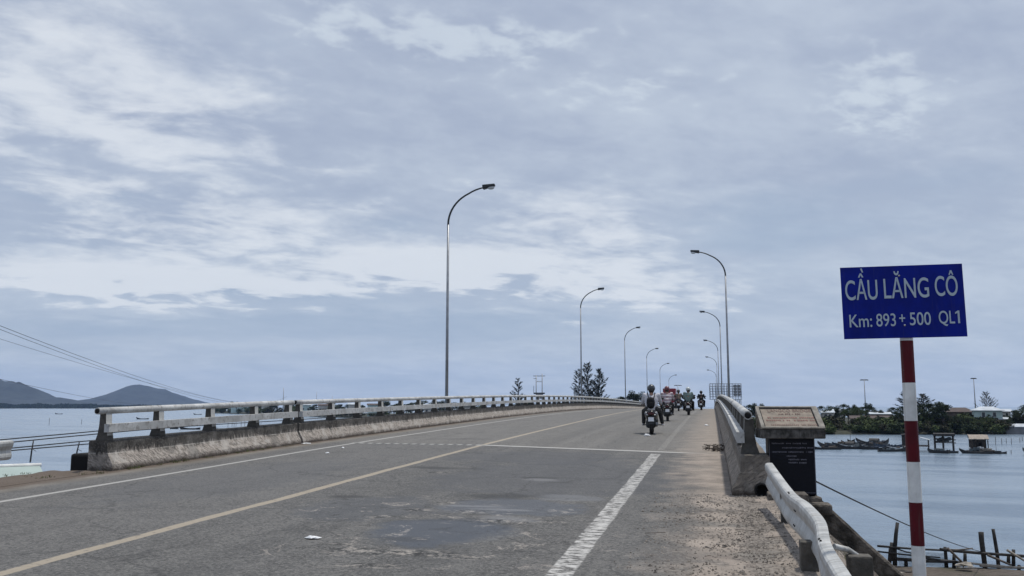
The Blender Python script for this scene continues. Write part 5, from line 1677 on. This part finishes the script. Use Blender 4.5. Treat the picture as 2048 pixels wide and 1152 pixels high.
pale = ((468, 508, 806, 809), (528, 548, 808, 811), (572, 588, 808, 811), (606, 625, 807, 810), (640, 660, 808, 811), (700, 716, 806, 809), (738, 762, 807, 810), (850, 870, 808, 811), (930, 950, 809, 812))
nth = ['first', 'second', 'third', 'fourth', 'fifth', 'sixth', 'seventh', 'eighth', 'ninth']
vil = ['long pale', 'narrow white', 'second narrow', 'grey roofed', 'low square', 'small bright', 'wide pale', 'lone pale', 'last small']
for k, (x0, x1, yr, ye) in enumerate(pale):
    Dd = shore_d((x0 + x1) / 2) + 12
    house(f'{vil[k]} village house seen through the parapet rails, {nth[k]} along from the short end', x0, x1, yr, ye, Dd, -3.6, M['cream'] if k % 3 else M['mint'], M['tin'] if k % 2 else M['darkroof'], 0, ((.25, .55, 1.0, 1.0), (.75, .55, 1.0, 1.0)))
# pale green roof just below the road
gh = thing('house', 'house below the road with a pale green sheet roof and white ridge', 'house', cf(-20.2, 36.2, 0), YAW + math.atan2(1.5, 2.2) )
b = MB()
zr_, ze_ = -.86, -1.75
for s in (-1, 1):
    b.add([(-8, 0, zr_), (1.55, 0, zr_), (1.55, s * 4.2, ze_), (-8, s * 4.2, ze_), (-8, 0, zr_ - .06), (1.55, 0, zr_ - .06), (1.55, s * 4.2, ze_ - .06), (-8, s * 4.2, ze_ - .06)], [(0, 1, 2, 3), (4, 7, 6, 5), (1, 5, 6, 2), (2, 6, 7, 3), (0, 3, 7, 4)])
rf = b.build('roof', M['greenroof'], gh)
b = MB(); b.tube([(-8, 0, zr_ + .01), (1.6, 0, zr_ + .01)], .085, 8); b.build('ridge', M['white'], rf)
b = MB(); b.box((-3.2, 0, -3.6), (9.0, 7.6, 3.6)); b.add([(1.3, -3.8, -1.8), (1.3, 3.8, -1.8), (1.3, 0, -1.0)], [(0, 1, 2)]); b.build('wall', M['cream'], gh)
for x in (-7, -3, .9):
    for y in (-3.4, 3.4):
        b = MB(); b.tube([(x, y, -6.5), (x, y, -5.3)], .15, 8); b.build('stilt', M['conc'], gh)

# ------------------------------------------------------------------ boats
def boat_meshes(L_, W2, prow, mat):
    """wooden hull with raised prow; returns mesh of the hull and of the thwarts"""
    b = MB(); n = 13; sec = []
    for i in range(n):
        u = i / (n - 1); y = (u - .5) * L_
        wv = W2 * (math.sin(math.pi * min(1, max(0, .10 + u * .86))) ** .6) * (1 if u < .6 else 1 - ((u - .6) / .4) ** 2 * .92)
        sh_ = .42 + prow * max(0, (u - .55) / .45) ** 2.0 + .28 * max(0, (.25 - u) / .25) ** 1.6
        bot = -.22 + (sh_ + .1) * max(0, (u - .8) / .2) ** 2 * .75
        sec.append((y, wv, sh_, bot))
    for y, wv, s_, bo in sec:
        for f in ((-1, s_), (-.9, s_ * .45 + bo * .55), (-.5, bo + .05), (0, bo), (.5, bo + .05), (.9, s_ * .45 + bo * .55), (1, s_)): b.v.append((f[0] * wv, y, f[1]))
        for f in ((.88, s_ - .01), (.75, s_ * .5 + .08), (0, max(.05, bo + .12)), (-.75, s_ * .5 + .08), (-.88, s_ - .01)): b.v.append((f[0] * wv, y, f[1]))
    k_ = 12
    for i in range(n - 1):
        for k in range(k_):
            a = i * k_ + k; c = i * k_ + (k + 1) % k_; b.face((a, c, c + k_, a + k_))
    b.face(list(range(k_))[::-1]); b.face([(n - 1) * k_ + k for k in range(k_)])
    return b.mesh('hull', mat)


BOAT = {}
for nm, L_, W2, pr_, mt in (('dark', 7.5, .75, .9, 'hulldark'), ('blue', 7.0, .8, .75, 'hullblue'), ('grey', 6.5, .7, 1.0, 'hullgrey'), ('pale', 6, .65, .5, 'hullpale'), ('small', 4.2, .6, .35, 'hulldark')):
    BOAT[nm] = (boat_meshes(L_, W2, pr_, M[mt]), L_, W2)


def boat(label, x, yw, kind, rz, group=None, canopy=False, mast_h=0, gear=True, D=None, sc=.62):
    D = D or depth_at(yw)
    me, L_, W2 = BOAT[kind]
    o = thing('rowing_boat' if kind == 'small' else 'fishing_boat', label, 'boat', cf(lat(x, D), D, WATER), YAW + rz, group, sc)
    link('hull', me, o)
    b = MB()
    for u in (-.28, -.02, .2): b.box((0, u * L_, .33), (W2 * 1.55, .22, .05))
    b.build('thwart', M['wood'], o)
    if gear:
        r2 = random.Random(int(x * 7)); b = MB()
        for k in range(5): b.bbox((r2.uniform(-.3, .3), r2.uniform(-.35, .15) * L_, .42 + r2.uniform(0, .2)), (r2.uniform(.3, .6), r2.uniform(.3, .8), r2.uniform(.25, .5)), .05)
        b.build('fishing_gear', r2.choice((M['net'], M['wood'], M['hullblue'])), o)
    if canopy:
        b = MB(); ring = [(W2 * .95 * math.cos(a), .55 + .75 * math.sin(a)) for a in [math.pi * k / 10 for k in range(11)]]
        b.extrude(ring, lambda y, p: (p[0], y, p[1]), [-.30 * L_, 0, .02 * L_], closed=False); b.build('canopy', M['hullgrey'], o)
    if mast_h:
        b = MB(); b.tube([(0, .1 * L_, 0), (.05, .1 * L_, mast_h)], .05, 6); b.build('mast', M['darkwood'], o)
    return o


G = 'fishing boats moored off the opposite bank'
boat('dark boat lying closest to the monument in the moored fleet', 1641, 897, 'dark', R(80), G)
boat('grey boat with gear stacked amidships behind the dark boat by the monument', 1652, 891, 'grey', R(60), G)
boat('black tarred boat with net heap, second along from the monument', 1660, 896, 'dark', R(100), G)
boat('dark boat with high prow pointing away from the monument', 1672, 889, 'dark', R(-70), G, sc=.8)
boat('blue boat with an arched canopy in the moored fleet', 1683, 891, 'blue', R(62), G, canopy=True)
boat('grey boat with the tall bare mast in the moored fleet', 1697, 889, 'grey', R(50), G, mast_h=3.6)
boat('long low dark boat lying across the middle of the fleet', 1699, 896, 'dark', R(88), G, sc=.75)
boat('low pale boat lying low among the dark hulls', 1694, 893, 'pale', R(85), G)
boat('dark boat with raised prow at the middle of the fleet', 1714, 886, 'dark', R(70), G)
boat('blue hull with gear at the middle of the fleet', 1722, 895, 'blue', R(-75), G)
boat('grey boat with the highest prow at the middle of the fleet', 1731, 886, 'grey', R(55), G, canopy=True, sc=.75)
boat('dark boat with prow raised towards the sign pole', 1744, 890, 'dark', R(-60), G, sc=.8)
boat('grey boat with prow lifted behind the boat closest to the sign pole', 1757, 885, 'grey', R(-50), G)
boat('dark flat boat with a low rail, before the grey boat with lifted prow', 1738, 897, 'dark', R(95), G)
boat('blue boat before the dark shack on stilts', 1765, 892, 'blue', R(80), G)
boat('dark open boat lying lowest in the water by the sign pole', 1776, 901, 'dark', R(-84), G)
boat('pale boat with white bundles beside the sign pole', 1789, 897, 'pale', R(70), G)
boat('small dark boat with nets heaped under the open frame hut', 1864, 904, 'small', R(30), sc=.8)
boat('small rowing boat under the seaward post of the open frame hut', 1891, 904, 'small', R(100), sc=.45)
boat('long narrow boat lying before the thatched raft hut', 1938, 905, 'dark', R(60), gear=False, sc=.55)
boat('dark boat with piled gear beside the thatched raft hut', 1967, 905, 'small', R(40), sc=.65)
boat('small dark boat with upright oar past the thatched raft hut', 1982, 905, 'small', R(60), mast_h=1.9, sc=.5)
boat('boat prow showing at the far end beyond the stakes', 2056, 905, 'grey', R(100))
for x, yw, k, rz, lab in ((386, 858, 'dark', 80, 'dark curved boat afloat between the second and third posts of the short parapet'), (355, 857, 'small', 60, 'small rowing boat next to the dark curved boat behind the short parapet'), (126, 828, 'dark', 85, 'tiny distant boat below the rounded hill'), (292, 838, 'dark', 86, 'long distant boat behind the first posts of the short parapet'), (401, 829, 'dark', 86, 'distant boat seen under the handrail by the third post'), (450, 858, 'pale', 75, 'pale boat beside the row of stakes behind the short parapet'), (340, 852, 'small', 85, 'low distant boat on the water behind the short parapet')):
    boat(lab, x, yw, k, R(rz), 'boats out on the lagoon', gear=False, sc=.85)


# ------------------------------------------------------------------ huts on the water
def hut_frame():
    D = depth_at(902); o = thing('stilt_hut', 'open post frame hut on stilts with a flat dark roof, past the sign pole', 'hut', cf(lat(1877, D), D, WATER), YAW - math.atan((1877 - 1024) / F))
    k = D / F
    for x in (-17, -2, 16):
        for y in (0, 2.6):
            b = MB(); b.tube([(x * k, y, -1.5), (x * k * 1.0, y, 34 * k)], .13, 6); b.build('post', M['darkwood'], o)
    b = MB(); b.bbox((0, 1.3, 33.5 * k), (39 * k, 3.6, 5 * k), .05); b.build('roof', M['darkwood'], o)
    b = MB()
    for z in (19, 25): b.tube([(-19 * k, 0, z * k), (21 * k, 0, (z - 1) * k)], .07, 6); b.tube([(-17 * k, 2.6, z * k), (17 * k, 2.6, z * k)], .06, 6)
    b.build('crossbeam', M['darkwood'], o)
    b = MB(); b.bbox((-7 * k, 1.3, 19 * k), (18 * k, 2.8, .2), .03); b.build('platform', M['darkwood'], o)
    b = MB()
    for j in range(6): b.bbox((-10 * k + j * .28, 1.0 + .2 * (j % 2), 22.5 * k + .1 * (j % 3)), (.5, .6, .5), .1)
    b.build('stacked_gear', M['net'], o)
    return o


def hut_raft():
    D = depth_at(904); o = thing('raft_hut', 'thatched raft hut with pale sagging roof among small boats', 'hut', cf(lat(1943, D), D, WATER), YAW - math.atan((1943 - 1024) / F))
    k = D / F
    b = MB(); b.bbox((0, 1.4, .12), (44 * k, 3.4, .3), .05); b.build('raft', M['wood'], o)
    b = MB()
    for x in (-15, -7, 0, 8, 14): b.tube([(x * k, 0, .2), (x * k, 0, 28 * k)], .07, 6)
    b.tube([(18 * k, -.1, .2), (18 * k, -.1, 25 * k)], .06, 6); b.build('post', M['darkwood'], o)
    b = MB(); b.bbox((-1 * k, 1.6, 14 * k), (29 * k, 2.4, 26 * k), .04); b.build('wall', M['wood'], o)
    b = MB(); b.box((3 * k, .35, 11 * k), (11 * k, .2, 19 * k)); b.build('doorway', M['black_hole'], o)
    b = MB()
    nx, ny = 12, 7
    for j in range(ny):
        for i in range(nx):
            u, v = i / (nx - 1), j / (ny - 1)
            b.v.append(((-18 + 35 * u + (3 if v < .5 else 0) * (1 - v)) * k, -.7 + 4.0 * v, (28 + 8.5 * (1 - abs(v - .55) / .55)) * k + .10 * noise.noise(Vector((i * 1.3, j * 1.7, 0)))))
    for j in range(ny - 1):
        for i in range(nx - 1):
            a = j * nx + i; b.face((a, a + 1, a + nx + 1, a + nx))
    rf = b.build('roof', M['thatch'], o); md = rf.modifiers.new('thick', 'SOLIDIFY'); md.thickness = .12
    b = MB()
    for z0_, z1_ in ((6, 9), (3, 8), (9, 9.5)): b.tube([(2 * k, -.8, z0_ * k), (24 * k, -.9, z1_ * k)], .05, 5)
    b.build('bamboo_rail', M['palewood'], o)
    b = MB(); r2 = random.Random(4)
    for j in range(14): b.bbox((r2.uniform(-16, 18) * k, r2.uniform(-.4, -.1), .35 + r2.uniform(0, .3)), (r2.uniform(.2, .5), .3, r2.uniform(.2, .5)), .05)
    b.build('stacked_gear', M['net'], o)
    b = MB(); r2 = random.Random(5)
    for j in range(5): b.ball((r2.uniform(-16, 10) * k, -.35, .55 + r2.uniform(0, .2)), (.14, .14, .2), seg=8)
    b.build('float', M['white'], o)
    return o


def hut_shack():
    D = depth_at(900); o = thing('stilt_shack', 'dark shack on stilts half behind the striped sign pole, with white awning', 'hut', cf(lat(1815, D), D, WATER), YAW - math.atan((1815 - 1024) / F))
    k = D / F
    b = MB(); b.bbox((-8 * k, 1.2, 21 * k), (24 * k, 2.4, 20 * k), .04); b.build('wall', M['darkwood'], o)
    b = MB(); b.box((-7 * k, 1.2, 32 * k), (28 * k, 3.0, .14), Matrix.Rotation(R(-4), 3, 'Y')); b.build('roof', M['darkwood'], o)
    b = MB(); b.box((22 * k, 1.0, 24 * k), (18 * k, 2.6, .08), Matrix.Rotation(R(16), 3, 'Y')); b.build('awning', M['tarp'], o)
    for x in (-18, -8, 2, 28):
        b = MB(); b.tube([(x * k, .1, -1.4), (x * k, .1, 22 * k)], .09, 6); b.build('post', M['darkwood'], o)
    b = MB(); b.bbox((5 * k, 1.0, 10 * k), (50 * k, 2.6, .16), .03); b.build('platform', M['wood'], o)
    return o


hut_frame(); hut_raft(); hut_shack()
# stakes standing in the water
SG = 'thin stakes standing in the water past the raft hut'
for x, y0, y1 in ((1978, 872, 888), (1990, 875, 887), (1999, 875, 885), (2009, 875, 887), (2026, 874, 883), (2031, 872, 880), (2007, 898, 905), (1962, 876, 886)):
    Dd = depth_at(y1); h = (y1 - y0) / F * Dd
    b = MB(); b.tube([(0, 0, -1.2), (.05, 0, h)], .045, 5); o = b.build('stake', M['darkwood'], None, cf(lat(x, Dd), Dd, WATER)); tag(o, 'thin dark stake standing in the water past the raft hut', 'stake', SG)
SG = 'thin stakes in the lagoon behind the short parapet'
for x, y0, y1 in ((462, 843, 853), (470, 842, 852), (478, 838, 851), (488, 842, 852), (495, 839, 851), (504, 844, 852), (474, 845, 853), (527, 845, 851), (108, 835, 848), (172, 838, 847)):
    Dd = depth_at(y1); h = (y1 - y0) / F * Dd
    b = MB(); b.tube([(0, 0, -1.2), (.08, 0, h)], .07, 5); o = b.build('stake', M['darkwood'], None, cf(lat(x, Dd), Dd, WATER)); tag(o, 'thin dark stake standing in the lagoon beyond the short parapet', 'stake', SG)
for x, y0, y1, lx, lab in ((76, 880, 921, -4, 'straight dark pole standing in the lagoon by the green roof'), (165, 883, 918, -6, 'crooked dark pole standing in the lagoon beside the parapet end')):
    Dd = depth_at(y1); h = (y1 - y0) / F * Dd; lx = -lx / F * Dd
    b = MB(); b.tube([(0, 0, -1.2), (0, 0, 0), (lx * .35, 0, h * .5), (lx, 0, h)], [.1, .1, .09, .07], 6); b.tube([(lx * .5, 0, h * .62), (lx * .5 + .5, .1, h * .5)], .03, 4)
    o = b.build('mooring_pole', M['darkwood'], None, cf(lat(x, Dd), Dd, WATER)); tag(o, lab, 'pole')

# ------------------------------------------------------------------ fish fence of driftwood poles at the near shore
D0 = 36.5
k0 = D0 / F


def npt(x, y, D=None):
    return spot(x, y, D or D0)


def dpole(label, pts, r0, r1, mat='darkwood', group=None, cat='post', name='driftwood_post'):
    b = MB(); n_ = len(pts); b.tube(pts, [r0 + (r1 - r0) * i / (n_ - 1) for i in range(n_)], 7)
    o = b.build(name, M[mat]); return tag(o, label, cat, group)


dpole('tall crooked dark post between the bank edge and the sign pole', [npt(1790, 1131), npt(1789.5, 1100), npt(1792, 1068), npt(1795, 1045)], .09, .065)
dpole('tall forked dark post, thickest of the two past the sign pole', [npt(1971, 1142), npt(1967, 1110), npt(1963, 1080), npt(1962, 1064)], .09, .10)
dpole('tall leaning dark post, outermost of the two past the sign pole', [npt(1998, 1142), npt(1994, 1105), npt(1989, 1075), npt(1986, 1058)], .075, .06)
GP = 'short posts of the driftwood fish fence'
for x, y0, y1, lx in ((1779, 1128, 1092, 2), (1784, 1122, 1085, -1), (1893, 1136, 1094, -3), (1908, 1136, 1110, 0), (1930, 1128, 1107, 0), (2027, 1134, 1099, 0), (2038, 1150, 1130, 0), (2017, 1126, 1112, 0), (1812, 1133, 1116, 0)):
    dpole('short dark post of the driftwood fish fence by the near shore', [npt(x, y0), npt(x + lx * .4, (y0 + y1) / 2), npt(x + lx, y1)], .075, .06, group=GP)
GR = 'rails of the driftwood fish fence'
for (xa, ya), (xb, yb_), r_, mt in (((1755, 1092), (1895, 1101), .045, 'darkwood'), ((1880, 1099), (2048, 1112), .065, 'darkwood'), ((1755, 1103), (1880, 1115), .035, 'darkwood'), ((1793, 1118), (1915, 1124), .07, 'darkwood'), ((1845, 1114), (1885, 1121), .05, 'darkwood'), ((1880, 1120), (2048, 1136), .045, 'palewood'), ((1960, 1131), (2060, 1136), .06, 'palewood'), ((1895, 1100), (1945, 1097), .035, 'wood'), ((2030, 1111), (2060, 1113), .05, 'darkwood'), ((1790, 1096), (1830, 1108), .03, 'darkwood')):
    dpole('horizontal weathered rail of the driftwood fish fence by the near shore', [npt(xa, ya, D0 - .1), npt((xa + xb) / 2, (ya + yb_) / 2 + 1.2, D0 - .12), npt(xb, yb_, D0 - .1)], r_, r_ * .8, mt, GR, 'rail', 'driftwood_rail')
GB = 'slanting braces of the driftwood fish fence'
for (xa, ya), (xb, yb_), mt in (((1895, 1096), (1932, 1132), 'wood'), ((2014, 1100), (2060, 1128), 'palewood'), ((1918, 1122), (1928, 1134), 'palewood'), ((1975, 1110), (2022, 1130), 'wood'), ((1913, 1133), (1942, 1126), 'palewood')):
    dpole('slanting brace pole of the driftwood fish fence by the near shore', [npt(xa, ya, D0 - .2), npt(xb, yb_, D0 - .3)], .05, .04, mt, GB, 'brace', 'driftwood_brace')
b = MB()
for (xa, xb, ya, yb2) in ((1796, 1892, 1102, 1131),):
    n1 = 42
    for i in range(n1):
        u = i / (n1 - 1); x = xa + (xb - xa) * u
        b.tube([npt(x, ya + 5 * u, D0), npt(x + 4, yb2 + 3 * u, D0)], .006, 3, cap=False)
    for j in range(12):
        v = j / 11; b.tube([npt(xa, ya + (yb2 - ya) * v, D0), npt(xb, ya + 5 + (yb2 - ya) * v, D0)], .006, 3, cap=False)
o = b.build('fishing_net', M['net']); tag(o, 'grey fishing net hung on the driftwood fence behind the sign pole', 'net')
crumple('pale driftwood lump by the fish fence', npt(1932, 1131, 35.8), (.35, .2, .12), 31, M['palewood'], 'driftwood', 'driftwood')
crumple('flat pale board lying on the muddy bank', npt(1793, 1146, 34.6), (.3, .12, .05), 32, M['palewood'], 'board', 'board')
crumple('dark plank lying on the muddy bank next to the pale board', npt(1808, 1144, 34.8), (.35, .14, .06), 33, M['darkwood'], 'plank', 'plank')
b = MB(); b.tube(sag(spot(1632, 963, 13.3), npt(1962, 1103), .12, 20), .013, 5, cap=False)
tag(b.build('mooring_line', M['cable']), 'thin dark line running from the monument base to the forked post', 'rope')

# ------------------------------------------------------------------ haze
b = MB(); b.box((0, 0, 150 + -10), (15800, 15800, 360))
hz = b.build('haze', bpy.data.materials.new('haze'), None)
hm = hz.data.materials[0]; hm.use_nodes = True; hm.node_tree.nodes.clear()
vn = hm.node_tree.nodes.new('ShaderNodeVolumePrincipled'); on_ = hm.node_tree.nodes.new('ShaderNodeOutputMaterial')
vn.inputs['Color'].default_value = (.46, .64, 1.0, 1); vn.inputs['Density'].default_value = 5.5e-5; vn.inputs['Anisotropy'].default_value = 0.2
hm.node_tree.links.new(vn.outputs[0], on_.inputs['Volume'])
struct(hz, 'stuff')
